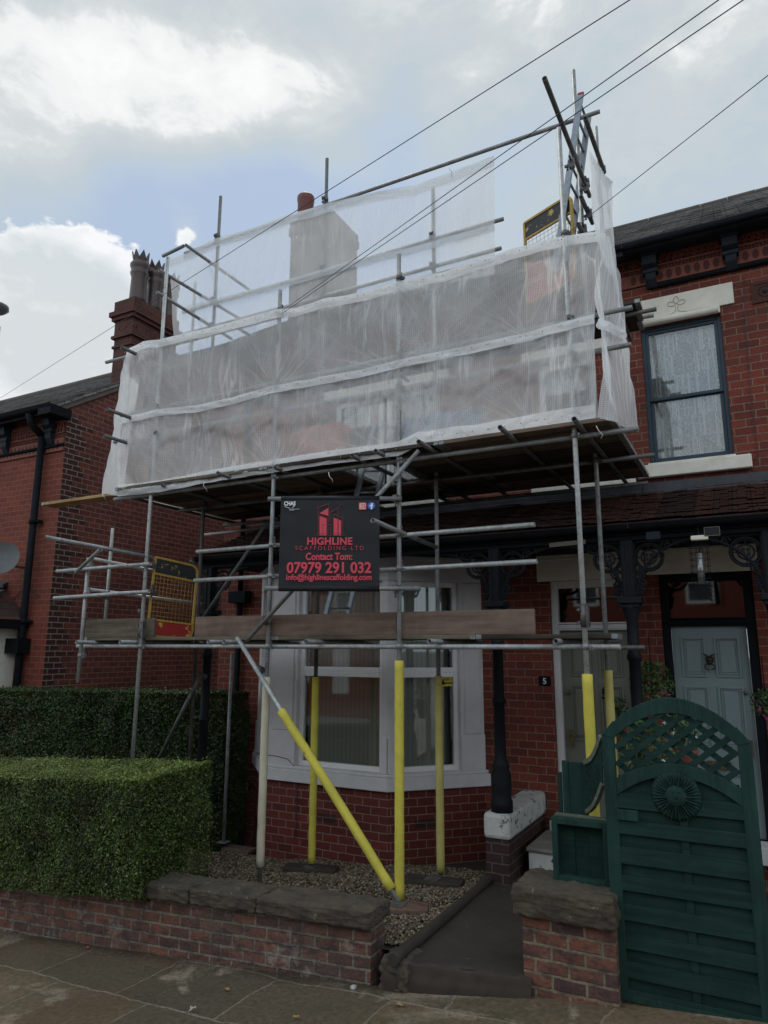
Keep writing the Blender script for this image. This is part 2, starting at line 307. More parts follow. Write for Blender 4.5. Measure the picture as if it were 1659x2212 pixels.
    m1 = t.nodes.new('ShaderNodeMixShader'); m1.inputs[0].default_value = .5; t.links.new(df.outputs[0], m1.inputs[1]); t.links.new(tr.outputs[0], m1.inputs[2])
    m2 = t.nodes.new('ShaderNodeMixShader'); t.links.new(a, m2.inputs[0]); t.links.new(tp.outputs[0], m2.inputs[1]); t.links.new(m1.outputs[0], m2.inputs[2])
    t.links.new(m2.outputs[0], t.nodes['Material Output'].inputs[0]); return m
net('net_low', .43, .17, (.97, .98, .99), fold=.85, fans=True); net('net_up', .42, .18, (.97, .98, .99), fold=.35, grid=.016, stain=5.35); net('net_side', .55, .22, (.97, .98, .99), fold=1.0)
net('net_band', .86, .10, (.97, .98, .99), grid=.009, fold=.2); net('net_band_up', .62, .15, grid=.009, fold=.2)
def glass(name, tint=(.03, .035, .035), r=.03):
    m, t, b = newmat(name); b.inputs['Base Color'].default_value = (*tint, 1); b.inputs['Roughness'].default_value = r
    b.inputs['Specular IOR Level'].default_value = .5; b.inputs['IOR'].default_value = 1.5
    n = tex(t, 'ShaderNodeTexNoise', 1.4, 'Object', Detail=2); bump(t, b, n.outputs['Fac'], .02, .05)
    tp = t.nodes.new('ShaderNodeBsdfTransparent'); gl = t.nodes.new('ShaderNodeBsdfGlossy'); gl.inputs['Roughness'].default_value = r
    fr = t.nodes.new('ShaderNodeFresnel'); fr.inputs[0].default_value = 1.5
    f = mth(t, 'MULTIPLY_ADD', fr.outputs[0], 1.1, .05, clamp=True)
    tp.inputs[0].default_value = (.93, .95, .94, 1)
    mx = t.nodes.new('ShaderNodeMixShader'); t.links.new(f, mx.inputs[0]); t.links.new(tp.outputs[0], mx.inputs[1]); t.links.new(gl.outputs[0], mx.inputs[2])
    t.links.new(mx.outputs[0], t.nodes['Material Output'].inputs[0]); return m
glass('glass')
def blinds():
    m, t, b = newmat('blind'); w = tex(t, 'ShaderNodeTexWave', 1.0, 'UV', wave_type='BANDS', bands_direction='X')
    w.inputs['Scale'].default_value = 5.0; w.inputs['Distortion'].default_value = .2
    t.links.new(rampn(t, w.outputs['Fac'], [(0, (.33, .335, .31)), (.10, (.42, .425, .39)), (1, (.45, .455, .42))]), b.inputs['Base Color']); b.inputs['Roughness'].default_value = .9
blinds()
def lace():
    m, t, b = newmat('lace')
    v = tex(t, 'ShaderNodeTexVoronoi', 15, 'UV', feature='DISTANCE_TO_EDGE'); w = tex(t, 'ShaderNodeTexVoronoi', 30, 'UV')
    n = tex(t, 'ShaderNodeTexNoise', 60, 'UV')
    a = rampn(t, v.outputs['Distance'], [(.10, 0.0), (.16, 1.0)]); c = rampn(t, w.outputs['Distance'], [(.30, 1.0), (.42, .25)])
    wv = tex(t, 'ShaderNodeTexWave', 1.6, 'UV', wave_type='BANDS', bands_direction='X', Distortion=2.5)
    f = mth(t, 'MULTIPLY', mth(t, 'MAXIMUM', a, mth(t, 'MULTIPLY', c, .7)), .9)
    f = mth(t, 'MULTIPLY', f, c); f = mth(t, 'MAXIMUM', f, mth(t, 'MULTIPLY', rampn(t, wv.outputs['Fac'], [(.75, 0.0), (.95, .75)]), 1.0))
    col = mixc(t, f, (.42, .43, .46), (.97, .97, .98)); k = rampn(t, wv.outputs['Fac'], [(0, .80), (1, 1.0)])
    col = mixc(t, 1.0, col, k, 'MULTIPLY')
    t.links.new(col, b.inputs['Base Color']); b.inputs['Roughness'].default_value = .9; b.inputs['Specular IOR Level'].default_value = .1
lace()
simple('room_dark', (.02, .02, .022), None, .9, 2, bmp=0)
def flags():
    m, t, b = newmat('flagstone')
    n = tex(t, 'ShaderNodeTexBrick', 1.0, 'UV', offset=.37)
    n.inputs['Brick Width'].default_value = 1.05; n.inputs['Row Height'].default_value = .72; n.inputs['Mortar Size'].default_value = .014; n.inputs['Mortar Smooth'].default_value = .5
    n.inputs['Color1'].default_value = (.195, .140, .086, 1); n.inputs['Color2'].default_value = (.115, .094, .064, 1); n.inputs['Mortar'].default_value = (.24, .20, .145, 1)
    c = t.nodes.new('ShaderNodeTexCoord'); nz = tex(t, 'ShaderNodeTexNoise', 2.2, 'UV', Detail=5, Roughness=.6)
    sb = t.nodes.new('ShaderNodeVectorMath'); sb.operation = 'MULTIPLY_ADD'
    t.links.new(nz.outputs['Color'], sb.inputs[0]); sb.inputs[1].default_value = (.14, .14, 0)
    mp = t.nodes.new('ShaderNodeMapping'); mp.inputs['Rotation'].default_value = (0, 0, R(4)); mp.inputs['Location'].default_value = (.3, .22, 0); t.links.new(c.outputs['UV'], mp.inputs[0])
    t.links.new(mp.outputs[0], sb.inputs[2]); t.links.new(sb.outputs[0], n.inputs['Vector'])
    big = tex(t, 'ShaderNodeTexNoise', 1.25, 'UV', Detail=8, Roughness=.6, Distortion=.6)
    fine = tex(t, 'ShaderNodeTexNoise', 22, 'UV', Detail=8, Roughness=.75)
    dry = rampn(t, big.outputs['Fac'], [(.565, 0.0), (.625, 1.0)])
    col = mixc(t, dry, n.outputs['Color'], (.27, .215, .15))
    red = rampn(t, tex(t, 'ShaderNodeTexNoise', .9, 'UV', (1, 1, 1), Detail=3).outputs['Fac'], [(.5, 0.0), (.62, 1.0)])
    col = mixc(t, mth(t, 'MULTIPLY', red, .35), col, (.115, .052, .03))
    ms = rampn(t, tex(t, 'ShaderNodeTexNoise', 3.1, 'UV', Detail=6).outputs['Fac'], [(.52, 0.0), (.66, 1.0)]); col = mixc(t, mth(t, 'MULTIPLY', ms, .3), col, (.06, .068, .035))
    drops = rampn(t, tex(t, 'ShaderNodeTexVoronoi', 26, 'UV', (1, 1, 1)).outputs['Distance'], [(.16, 1.0), (.24, 0.0)])
    col = mixc(t, mth(t, 'MULTIPLY', drops, .45), col, (.07, .055, .04))
    f2 = rampn(t, fine.outputs['Fac'], [(.3, .45), (.7, 1.3)]); col = mixc(t, .95, col, f2, 'MULTIPLY')
    t.links.new(col, b.inputs['Base Color'])
    ro = mixc(t, dry, (.42, .42, .42), (.9, .9, .9)); t.links.new(ro, b.inputs['Roughness']); b.inputs['Specular IOR Level'].default_value = .35
    hh = mth(t, 'ADD', mth(t, 'MULTIPLY', n.outputs['Fac'], -.8), mth(t, 'ADD', mth(t, 'MULTIPLY', fine.outputs['Fac'], .4), mth(t, 'MULTIPLY', big.outputs['Fac'], 1.2)))
    bump(t, b, hh, .55, .02)
flags()
def pebblemat():
    m, t, b = newmat('pebble'); g = t.nodes.new('ShaderNodeNewGeometry')
    t.links.new(rampn(t, g.outputs['Random Per Island'], [(0, (.05, .034, .021)), (.35, (.115, .083, .05)), (.7, (.19, .145, .095)), (.93, (.32, .27, .2)), (1, (.17, .06, .035))]), b.inputs['Base Color']); b.inputs['Roughness'].default_value = .6
pebblemat()
# ------------------------------------------------------------------ mesh building
col = S.collection
class MB:
    def __init__(s): s.v = []; s.f = []; s.sm = []
    def add(s, vs, fs, smooth=False):
        o = len(s.v); s.v += [tuple(v) for v in vs]; s.f += [tuple(i+o for i in f) for f in fs]; s.sm += [smooth]*len(fs); return s
    def box(s, a, b):
        (x0, y0, z0), (x1, y1, z1) = [min(p, q) for p, q in zip(a, b)], [max(p, q) for p, q in zip(a, b)]
        return s.add([(x0,y0,z0),(x1,y0,z0),(x1,y1,z0),(x0,y1,z0),(x0,y0,z1),(x1,y0,z1),(x1,y1,z1),(x0,y1,z1)],
                     [(0,3,2,1),(4,5,6,7),(0,1,5,4),(1,2,6,5),(2,3,7,6),(3,0,4,7)])
    def hexa(s, p):   # 8 corners: bottom loop ccw, top loop ccw
        return s.add(p, [(0,3,2,1),(4,5,6,7),(0,1,5,4),(1,2,6,5),(2,3,7,6),(3,0,4,7)])
    def bar(s, p, q, w, h, up=(0, 0, 1)):   # box from p to q, w across, h along up
        p, q, up = Vector(p), Vector(q), Vector(up); d = (q-p).normalized()
        a = d.cross(up); a = a.normalized()*(w/2) if a.length > 1e-6 else Vector((1,0,0))*(w/2); b = a.cross(d).normalized()*(h/2)
        return s.hexa([p-a-b, p+a-b, q+a-b, q-a-b, p-a+b, p+a+b, q+a+b, q-a+b])
    def tube(s, p, q, r, n=14, r2=None, hollow=True, th=.0045):
        p, q = Vector(p), Vector(q); d = (q-p).normalized(); r2 = r2 or r
        a = d.orthogonal().normalized(); b = d.cross(a); rings = []
        spec = [(p, r), (q, r2)]
        if hollow: k = min(.12, (q-p).length*.3); spec = [(p+d*k, r-th), (p, r-th), (p, r), (q, r2), (q, r2-th), (q-d*k, r2-th)]
        vs = []
        for c, rr in spec: vs += [c+(a*math.cos(2*math.pi*i/n)+b*math.sin(2*math.pi*i/n))*rr for i in range(n)]
        m = len(spec); fs = []
        for j in range(m-1):
            for i in range(n): fs.append((j*n+i, j*n+(i+1) % n, (j+1)*n+(i+1) % n, (j+1)*n+i))
        o = len(s.v); s.v += [tuple(v) for v in vs]
        for k_, f in enumerate(fs): s.f.append(tuple(i+o for i in f)); s.sm.append(not hollow or (k_//n) in (0, 2, 4))
        s.f.append(tuple(o+i for i in range(n))[::-1]); s.f.append(tuple(o+(m-1)*n+i for i in range(n))); s.sm += [False, False]
        return s
    def path(s, pts, r, n=8):
        pts = [Vector(p) for p in pts]; vs = []; fs = []; a = None
        for i, p in enumerate(pts):
            d = (pts[min(i+1, len(pts)-1)]-pts[max(i-1, 0)]).normalized()
            a = d.orthogonal().normalized() if a is None else (a-d*a.dot(d)).normalized()
            b = d.cross(a); rr = r[i] if isinstance(r, (list, tuple)) else r
            vs += [p+(a*math.cos(2*math.pi*k/n)+b*math.sin(2*math.pi*k/n))*rr for k in range(n)]
        for j in range(len(pts)-1):
            for i in range(n): fs.append((j*n+i, j*n+(i+1) % n, (j+1)*n+(i+1) % n, (j+1)*n+i))
        s.add(vs, fs, True); o = len(s.v)-len(vs)
        s.f += [tuple(o+i for i in range(n))[::-1], tuple(o+len(vs)-n+i for i in range(n))]; s.sm += [False, False]; return s
    def lathe(s, c, prof, n=20, axis=(0, 0, 1)):
        c = Vector(c); ax = Vector(axis).normalized(); a = ax.orthogonal().normalized(); b = ax.cross(a); vs = []
        for r, h in prof: vs += [c+ax*h+(a*math.cos(2*math.pi*i/n)+b*math.sin(2*math.pi*i/n))*r for i in range(n)]
        fs = [(j*n+i, j*n+(i+1) % n, (j+1)*n+(i+1) % n, (j+1)*n+i) for j in range(len(prof)-1) for i in range(n)]
        fs += [tuple(range(n))[::-1], tuple((len(prof)-1)*n+i for i in range(n))]; return s.add(vs, fs, True)
    def prism(s, poly, ext):
        e = Vector(ext); p = [Vector(v) for v in poly]; n = len(p)
        fs = [tuple(range(n))[::-1], tuple(range(n, 2*n))]+[(i, (i+1) % n, n+(i+1) % n, n+i) for i in range(n)]
        return s.add(p+[v+e for v in p], fs)
    def grid(s, P, nu, nv, smooth=True, loop=False):
        vs = [P(i/(nu), j/(nv)) for j in range(nv+1) for i in range(nu+1)]
        return s.add(vs, [(j*(nu+1)+i, j*(nu+1)+i+1, (j+1)*(nu+1)+i+1, (j+1)*(nu+1)+i) for j in range(nv) for i in range(nu)], smooth)
    def build(s, name, mat, parent=None, bevel=0, label=None, uvf=None, fixn=True, kind=None):
        me = bpy.data.meshes.new(name); top = parent
        while top is not None and top.parent is not None: top = top.parent
        base = top.location.copy() if top is not None else Vector((0, 0, 0))
        V = np.array(s.v, dtype=float).reshape(-1, 3)
        me.from_pydata((V-np.array(base)).tolist(), [], s.f)
        if fixn and len(s.f) < 60000:
            bm = bmesh.new(); bm.from_mesh(me); bmesh.ops.recalc_face_normals(bm, faces=bm.faces); bm.to_mesh(me); bm.free()
        me.polygons.foreach_set('use_smooth', s.sm)
        ul = me.uv_layers.new(name='UVMap'); nl = len(me.loops); li = np.empty(nl, dtype=np.int64); me.loops.foreach_get('vertex_index', li)
        if uvf is not None: uv = np.array([uvf(Vector(s.v[i])) for i in range(len(s.v))])[li]
        else:
            pn = np.empty(len(me.polygons)*3); me.polygons.foreach_get('normal', pn); pn = pn.reshape(-1, 3)
            lt = np.empty(len(me.polygons), dtype=np.int64); me.polygons.foreach_get('loop_total', lt)
            n = np.repeat(pn, lt, axis=0); P = V[li]; h = np.hypot(n[:, 0], n[:, 1]); flat = np.abs(n[:, 2]) > .75
            hh = np.where(h < 1e-6, 1, h); u = (-P[:, 0]*n[:, 1]+P[:, 1]*n[:, 0])/hh
            sl = np.where(np.abs(n[:, 2]) > .2, 1/np.maximum(h, .3), 1.0)
            uv = np.stack([np.where(flat, P[:, 0], u), np.where(flat, P[:, 1], P[:, 2]*sl)], 1)
        ul.data.foreach_set('uv', uv.reshape(-1))
        me.materials.append(MATS[mat]); me.update()
        o = bpy.data.objects.new(name, me); col.objects.link(o)
        if parent is not None: o.parent = parent
        if bevel:
            b = o.modifiers.new('bevel', 'BEVEL'); b.width = bevel; b.segments = 2; b.limit_method = 'ANGLE'; b.angle_limit = R(40)
        if label: o['label'] = label
        if kind: o['kind'] = kind
        return o
def tag(o, label, cat, group=None):
    o['label'] = label; o['category'] = cat
    if group: o['group'] = group
    return o
def thing(name, label, cat, loc, group=None):
    o = bpy.data.objects.new(name, None); col.objects.link(o); o.location = loc; o.empty_display_size = .2
    return tag(o, label, cat, group)
def sweepbox(a, b): return MB().box(a, b)
def textmesh(name, txt, size, mat, parent, origin, right, up, bold=0.0, spacing=1.0, align='CENTER', width=None, depth=.0015, label=None):
    cu = bpy.data.curves.new(name, 'FONT'); cu.body = txt; cu.size = size; cu.offset = bold; cu.space_character = spacing; cu.align_x = align; cu.extrude = depth; cu.resolution_u = 4
    o = bpy.data.objects.new(name, cu); col.objects.link(o); dg = bpy.context.evaluated_depsgraph_get(); dg.update()
    me = bpy.data.meshes.new_from_object(o.evaluated_get(dg)); bpy.data.objects.remove(o)
    xs = [v.co.x for v in me.vertices]; k = width/(max(xs)-min(xs)) if width else 1
    xm = (max(xs)+min(xs))/2 if (align == 'CENTER') else 0
    right, up = Vector(right).normalized(), Vector(up).normalized(); nrm = right.cross(up); top = parent
    while top.parent is not None: top = top.parent
    for v in me.vertices: v.co = Vector(origin)+right*((v.co.x-xm)*k)+up*v.co.y+nrm*v.co.z - top.location
    me.materials.clear(); me.materials.append(MATS[mat]); r = bpy.data.objects.new(name, me); col.objects.link(r); r.parent = parent
    if label: r['label'] = label
    return r
def nz(x, y=0, z=0): return noise.noise(Vector((x, y, z)))
# ------------------------------------------------------------------ ground
YO, YI, YW = 6.15, 7.1, 8.6           # outer row, inner row of the scaffold, house wall
def zp(x): return -.155+.085*(x+1.3)                      # pavement falls to the left
def zg(x, y): return -.07+(.05 if x > -3.05 else .078)*(x+3.05)-.10*max(0, y-6.6)  # garden
def pav(u, v):
    x = -30+u*50; y = .6+v*5.0; return (x, y, zp(x)+.006*nz(x*1.3, y*1.3)*1.5 - (.3 if (x < -2.6 and y > 5.2) else 0))
def plane(name, P, nu, nv, mat, label=None):
    m = MB().grid(P, nu, nv); o = m.build(name, mat, uvf=lambda p: (p.x, p.y)); o['kind'] = 'structure'; return o
plane('pavement', pav, 240, 30, 'flagstone')
plane('road', lambda u, v: (-300+u*600, -300+v*600, zp(max(-30, min(20, -300+u*600)))-.20), 60, 60, 'asphalt')
# concrete path from the opening to the steps
eL = [at(868, 2062, Z=-.05), at(935, 2006, Z=-.05), at(1000, 1952, Z=-.06), at(1050, 1906, Z=-.07), at(1078, 1888, Z=-.08)]
def pathx(y):
    for a, b in zip(eL, eL[1:]):
        if a.y <= y <= b.y: t = (y-a.y)/(b.y-a.y); return a.x+(b.x-a.x)*t
    return eL[0].x if y < eL[0].y else eL[-1].x
def soil(u, v):
    x = -30+u*34; y = 5.27+v*4.2; z = zg(x, y)-.03 if not (x > -1.75 and y < 5.6) else -.5
    if x > pathx(y)-.02: z -= .16
    return (x, y, z)
plane('garden_earth', soil, 240, 60, 'earth')
def edgeY(x): return 5.08+.2*min(1, max(0, (x+2.6)/.97))
pm = MB().grid(lambda u, v: ((lambda y: (pathx(y)*(1-u)+(-1.60 if y < 5.6 else .9)*u, max(y, edgeY(pathx(y)*(1-u)-1.6*u)+.02), -.068-.05*max(0, y-6.6)+.05*nz(u*4, y*2)*.2))(5.075+v*3.07)), 14, 30)
o = pm.build('path', 'concrete', uvf=lambda p: (p.x, p.y)); o['kind'] = 'structure'
def edgeY(x): return 5.08+.2*min(1, max(0, (x+2.6)/.97))
st = MB(); n = 60
def edgeP(u, v):
    x = -2.66+u*1.06; y = edgeY(x); k = int(round(v*5)); dy, z = [(.03, -.066), (-.012, -.078), (-.005, -.12), (-.03, -.15), (-.04, -.20), (-.03, -.45)][k]
    return (x, y+dy+.012*nz(x*9, k*2.1)+.02*nz(x*3, k), max(z+.012*nz(x*8, k*3.3), zp(x)-.05))
o = st.grid(edgeP, n, 5).build('path_edge', 'earth'); o['kind'] = 'structure'
# pebbles
def pebbles():
    n = 26000; ico = bmesh.new(); bmesh.ops.create_icosphere(ico, subdivisions=1, radius=1); bv = np.array([v.co[:] for v in ico.verts]); bf = np.array([[v.index for v in f.verts] for f in ico.faces]); ico.free()
    P = []
    while len(P) < n:
        x = random.uniform(-7.0, -1.9); y = random.uniform(5.32, 7.85)
        if x > pathx(y)-.03: continue
        if x < -5.3 and random.random() < .5: continue
        d = abs(y-5.3)
        P.append((x, y, zg(x, y)+.02*nz(x*2, y*2)+random.uniform(-.012, .006)))
    P = np.array(P); s = rng.uniform(.008, .0165, (n, 1, 1))*np.array([1, 1, .7])*rng.uniform(.7, 1.25, (n, 1, 3))
    th = rng.uniform(0, 6.28, n); c, si = np.cos(th), np.sin(th); V = bv[None]*s; V += rng.normal(0, .0012, V.shape)
    X = V[..., 0]*c[:, None]-V[..., 1]*si[:, None]; Y = V[..., 0]*si[:, None]+V[..., 1]*c[:, None]
    V = np.stack([X, Y, V[..., 2]], -1)+P[:, None]; F = bf[None]+(np.arange(n)*len(bv))[:, None, None]
    me = bpy.data.meshes.new('gravel'); V = V.reshape(-1, 3); F = F.reshape(-1, 3)
    me.vertices.add(len(V)); me.vertices.foreach_set('co', V.reshape(-1)); me.loops.add(F.size); me.loops.foreach_set('vertex_index', F.reshape(-1))
    me.polygons.add(len(F)); me.polygons.foreach_set('loop_start', np.arange(0, F.size, 3)); me.update(calc_edges=True); me.polygons.foreach_set('use_smooth', [True]*len(F))
    me.materials.append(MATS['pebble']); o = bpy.data.objects.new('gravel', me); col.objects.link(o); o['kind'] = 'stuff'; tag(o, 'brown and grey loose pebbles covering the small front garden', 'gravel')
pebbles()
# ------------------------------------------------------------------ houses
def xs(x, y, Y): return at(x, y, Y=Y).x
def zs(x, y, Y): return at(x, y, Y=Y).z
def wallfront(m, Y, x0, x1, z0, z1, holes, dep=.14, top=None):
    X = sorted({x0, x1, *[h[0] for h in holes], *[h[1] for h in holes]}); Z = sorted({z0, z1, *[h[2] for h in holes], *[h[3] for h in holes]})
    for a, b in zip(X, X[1:]):
        for c, d in zip(Z, Z[1:]):
            if any(h[0]-1e-6 <= a and b <= h[1]+1e-6 and h[2]-1e-6 <= c and d <= h[3]+1e-6 for h in holes): continue
            m.add([(a, Y, c), (b, Y, c), (b, Y, d), (a, Y, d)], [(0, 1, 2, 3)])
    for a, b, c, d in [h[:4] for h in holes]:
        for q in ([(a, Y, c), (a, Y, d), (a, Y+dep, d), (a, Y+dep, c)], [(b, Y, d), (b, Y, c), (b, Y+dep, c), (b, Y+dep, d)],
                  [(a, Y, d), (b, Y, d), (b, Y+dep, d), (a, Y+dep, d)], [(b, Y, c), (a, Y, c), (a, Y+dep, c), (b, Y+dep, c)]): m.add(q, [(0, 1, 2, 3)])
    return m
def frame4(m, x0, x1, z0, z1, y0, y1, w, wb=None):
    wb = wb or w
    m.box((x0, y0, z0), (x0+w, y1, z1)); m.box((x1-w, y0, z0), (x1, y1, z1)); m.box((x0+w, y0, z1-w), (x1-w, y1, z1)); m.box((x0+w, y0, z0), (x1-w, y1, z0+wb)); return m
def curtain(par, x0, x1, z0, z1, y, mat='lace', amp=.012, name='curtain', wl=11):
    m = MB().grid(lambda u, v: (x0+(x1-x0)*u, y+amp*math.sin(u*(x1-x0)*wl*6.28)+amp*.6*nz(u*5, v*2), z0+(z1-z0)*v), 60, 6)
    return m.build(name, mat, par, fixn=False)
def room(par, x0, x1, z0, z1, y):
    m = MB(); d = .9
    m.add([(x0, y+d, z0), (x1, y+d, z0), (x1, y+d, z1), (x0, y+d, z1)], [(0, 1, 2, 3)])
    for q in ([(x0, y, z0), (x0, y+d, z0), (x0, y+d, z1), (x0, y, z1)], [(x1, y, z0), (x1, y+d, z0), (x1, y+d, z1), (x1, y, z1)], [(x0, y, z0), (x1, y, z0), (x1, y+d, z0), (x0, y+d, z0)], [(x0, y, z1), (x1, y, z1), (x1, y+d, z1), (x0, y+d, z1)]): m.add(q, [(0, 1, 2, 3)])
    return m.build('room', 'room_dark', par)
def sash(par, x0, x1, z0, z1, y, fm, mid=.5, cm='lace', w=.055, lift=0):
    zm = z0+(z1-z0)*mid; m = MB(); frame4(m, x0, x1, z0, z1, y, y+.07, w*.8)
    frame4(m, x0+w*.8, x1-w*.8, zm-.02, z1-w*.8, y+.012, y+.045, w*.7); frame4(m, x0+w*.8, x1-w*.8, z0+w*.8, zm+.02, y+.046, y+.075, w*.8)
    f = m.build('window', fm, par, bevel=.004)
    g = MB().box((x0+w, y+.028, zm), (x1-w, y+.034, z1-w)).build('pane', 'glass', f); g = MB().box((x0+w, y+.058, z0+w), (x1-w, y+.064, zm)).build('pane', 'glass', f)
    if cm: curtain(f, x0+w, x1-w, z0+w+lift, z1-w-.04, y+.092, cm)
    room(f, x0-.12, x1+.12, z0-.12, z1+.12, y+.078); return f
def roofslab(m, x0, x1, y0, z0, y1, z1, th=.05):
    m.hexa([(x0, y0, z0-th), (x1, y0, z0-th), (x1, y1, z1-th), (x0, y1, z1-th), (x0, y0, z0), (x1, y0, z0), (x1, y1, z1), (x0, y1, z1)])
def slates(m, x0, x1, y0, z0, y1, z1, row=.17, w=.28, th=.009, j=.006):
    d = Vector((0, y1-y0, z1-z0)); Ln = d.length; d.normalize(); nrm = Vector((0, -d.z, d.y)); k = int(Ln/row)
    for r in range(k+1):
        s0, s1 = r*row, min(Ln, (r+1)*row+.02); x = x0-(w/2 if r % 2 else 0)
        while x < x1:
            a, b = max(x0, x+.003), min(x1, x+w-.003); x += w
            if b-a < .02: continue
            jj = random.uniform(-j, j); lift = th*2.1+random.uniform(0, th*.8); p0 = Vector((0, y0, z0))+d*(s0+jj)+nrm*lift; p1 = Vector((0, y0, z0))+d*s1+nrm*(th*.3); t0 = p0-nrm*th; t1 = p1-nrm*th*.5
            m.hexa([(a, t0.y, t0.z), (b, t0.y, t0.z), (b, t1.y, t1.z), (a, t1.y, t1.z), (a, p0.y, p0.z), (b, p0.y, p0.z), (b, p1.y, p1.z), (a, p1.y, p1.z)])
def corbel(par, x, ztop, zbot, Y, dep=.24, w=.17, mat='gutter_blue'):
    h = ztop-zbot; m = MB(); zt = ztop
    m.box((x-w*.75, Y-dep-.03, zt-.045), (x+w*.75, Y-.02, zt)); m.box((x-w*.6, Y-dep+.01, zt-.085), (x+w*.6, Y-.02, zt-.046))
    m.prism([(x-w/2, Y-.02, zt-.086), (x-w/2, Y-dep+.03, zt-.086), (x-w/2, Y-dep+.05, zt-h*.42), (x-w/2, Y-.12, zt-h*.5), (x-w/2, Y-.02, zt-h*.5)], (w, 0, 0))
    m.prism([(x-w*.36, Y-.02, zt-h*.5-.002), (x-w*.36, Y-.13, zt-h*.5-.002), (x-w*.36, Y-.12, zt-h*.8), (x-w*.36, Y-.06, zt-h), (x-w*.36, Y-.02, zt-h)], (w*.72, 0, 0))
    m.box((x-w*.52, Y-.14, zt-h*.62), (x+w*.52, Y-.03, zt-h*.5-.004))
    return m.build('corbel', mat, par, bevel=.005)
def gutter(m, x0, x1, y, z, r=.065, slope=0):
    n = 8; 
    for rr, sgn in ((r, 1), (r-.008, -1)):
        m.add([(xx, y-rr*math.cos(math.pi*i/n), z-rr*math.sin(math.pi*i/n)) for xx in (x0, x1) for i in range(n+1)], [(i, i+1, n+2+i, n+1+i) for i in range(n)], True)
    m.box((x0, y-r-.006, z-.004), (x1, y-r+.008, z+.010))
    return m
def frieze(par, x0, x1, zt, zb, Y, skip=(), pit='terra_dark'):
    """carved terracotta bands under the eaves: scroll row, pierced row, row of oval sinkings"""
    h = zt-zb; z1, z2, z3 = zt-h*.12, zt-h*.42, zt-h*.60
    bk = MB().box((x0, Y-.022, z3+.001), (x1, Y-.003, z1-.013))
    m = MB(); m.box((x0, Y-.05, z1), (x1, Y-.003, zt)); m.box((x0, Y-.062, z1-.012), (x1, Y-.003, z1-.001)); m.box((x0, Y-.040, z2-.02), (x1, Y-.003, z2))
    m.box((x0, Y-.034, zb), (x1, Y-.003, z3-.001))
    x = x0+.05; 
    while x < x1-.05:      # scrolls: open rings with a tail
        c = Vector((x, Y-.03, (z1+z2)/2)); hh = (z1-z2)*.40
        pts = [c+Vector((hh*.55*math.cos(a), 0, hh*math.sin(a)*.95)) for a in [i*.5-1.2 for i in range(11)]]+[c+Vector((0, -.006, .0)), c+Vector((hh*.15, 0, -hh*.4))]
        m.path(pts, .0115, 5); m.box((x+.036, Y-.042, z2+.004), (x+.044, Y-.028, z1-.016)); x += .078
    x = x0+.03
    while x < x1-.03:
        for dz in (.28, .72): m.path([(x-.012, Y-.026, z3+(z2-z3)*dz-.012), (x+.012, Y-.030, z3+(z2-z3)*dz+.012)], .0085, 4)
        x += .04
    f = m.build('frieze', 'terracotta', par); bk.build('frieze_ground', 'terra_dark', f)  # darker ground behind the relief, recess shade put into the colour
    p = MB(); x = x0+.06; w = .105
    while x < x1-.04:
        c = Vector((x, Y-.0345, (z3+zb)/2)); ry, rx = (z3-zb)*.38, .036
        ring = [c+Vector((rx*math.cos(a), 0, ry*math.sin(a))) for a in [i*math.pi/7 for i in range(14)]]
        p.add([q+Vector((0, -.0012, 0)) for q in ring]+[c+(q-c)*.7+Vector((0, .0, 0)) for q in ring], [(i, (i+1) % 14, 14+(i+1) % 14, 14+i) for i in range(14)]+[tuple(range(14, 28))])
        x += w
    p.build('sinkings', pit, f); return f
ZE = zs(1332, 538, 8.27)        # gutter line
XP = -1.03                      # party line
def terrace(name, label, x0, x1, group=None):
    t = thing(name, label, 'house', ((x0+x1)/2, YW, 0)); return t
# --- right-hand house
hr = terrace('brick_house', 'red brick house with a blue sash window above and a pale blue front door', XP, 3.4)
wx0, wx1, wz0, wz1 = xs(1383, 712, YW), xs(1556, 674, YW), zs(1412, 1003, YW), zs(1470, 693, YW)
dx0, dx1 = xs(1447, 1353, YW), xs(1612, 1350, YW); dzt, dzb = zs(1447, 1353, YW), .28
fx0, fx1, fzt = dx0-.085, dx1+.10, zs(1430, 1241, YW)
m = wallfront(MB(), YW, XP, 3.4, -1.0, ZE+.1, [(wx0, wx1, wz0, wz1), (fx0, fx1, dzb, fzt)])
m.add([(3.4, YW, -1), (3.4, 15.2, -1), (3.4, 15.2, ZE), (3.4, 12, ZE+2.5), (3.4, YW, ZE)], [(0, 1, 2, 3, 4)])
m.build('wall', 'brick_main', hr)
sash(hr, wx0, wx1, wz0, wz1, YW+.05, 'window_blue', .47)
m = MB(); lx1 = xs(1584, 630, YW); lzt, lzb = zs(1480, 632, YW), wz1
m.box((-1.15, YW-.03, zs(1587, 656, YW)), (lx1, YW-.002, lzt)); m.box((-.93, YW-.032, lzb), (wx1+.0, YW-.002, zs(1587, 656, YW)+.01))
l = m.build('lintel', 'white_stone', hr, bevel=.008)
q = MB(); q.tube((wx0-.06, YW-.038, lzb+.04), (wx1-.02, YW-.038, lzb+.04), .042, hollow=False)
q.build('moulding', 'white_stone', l)
q = MB(); cx, cz = xs(1462, 665, YW), zs(1462, 660, YW)  # carved three-lobed flower
for a, b in ((90, .085), (20, .075), (160, .075)):
    c = Vector((cx+math.cos(R(a))*b*.8, YW-.0335, cz+math.sin(R(a))*b*.7)); e = [c+Vector((math.cos(R(a))*.045*math.cos(k)-math.sin(R(a))*.028*math.sin(k), 0, math.sin(R(a))*.045*math.cos(k)+math.cos(R(a))*.028*math.sin(k))) for k in [i*.45 for i in range(15)]]
    q.path(e, .005, 5)
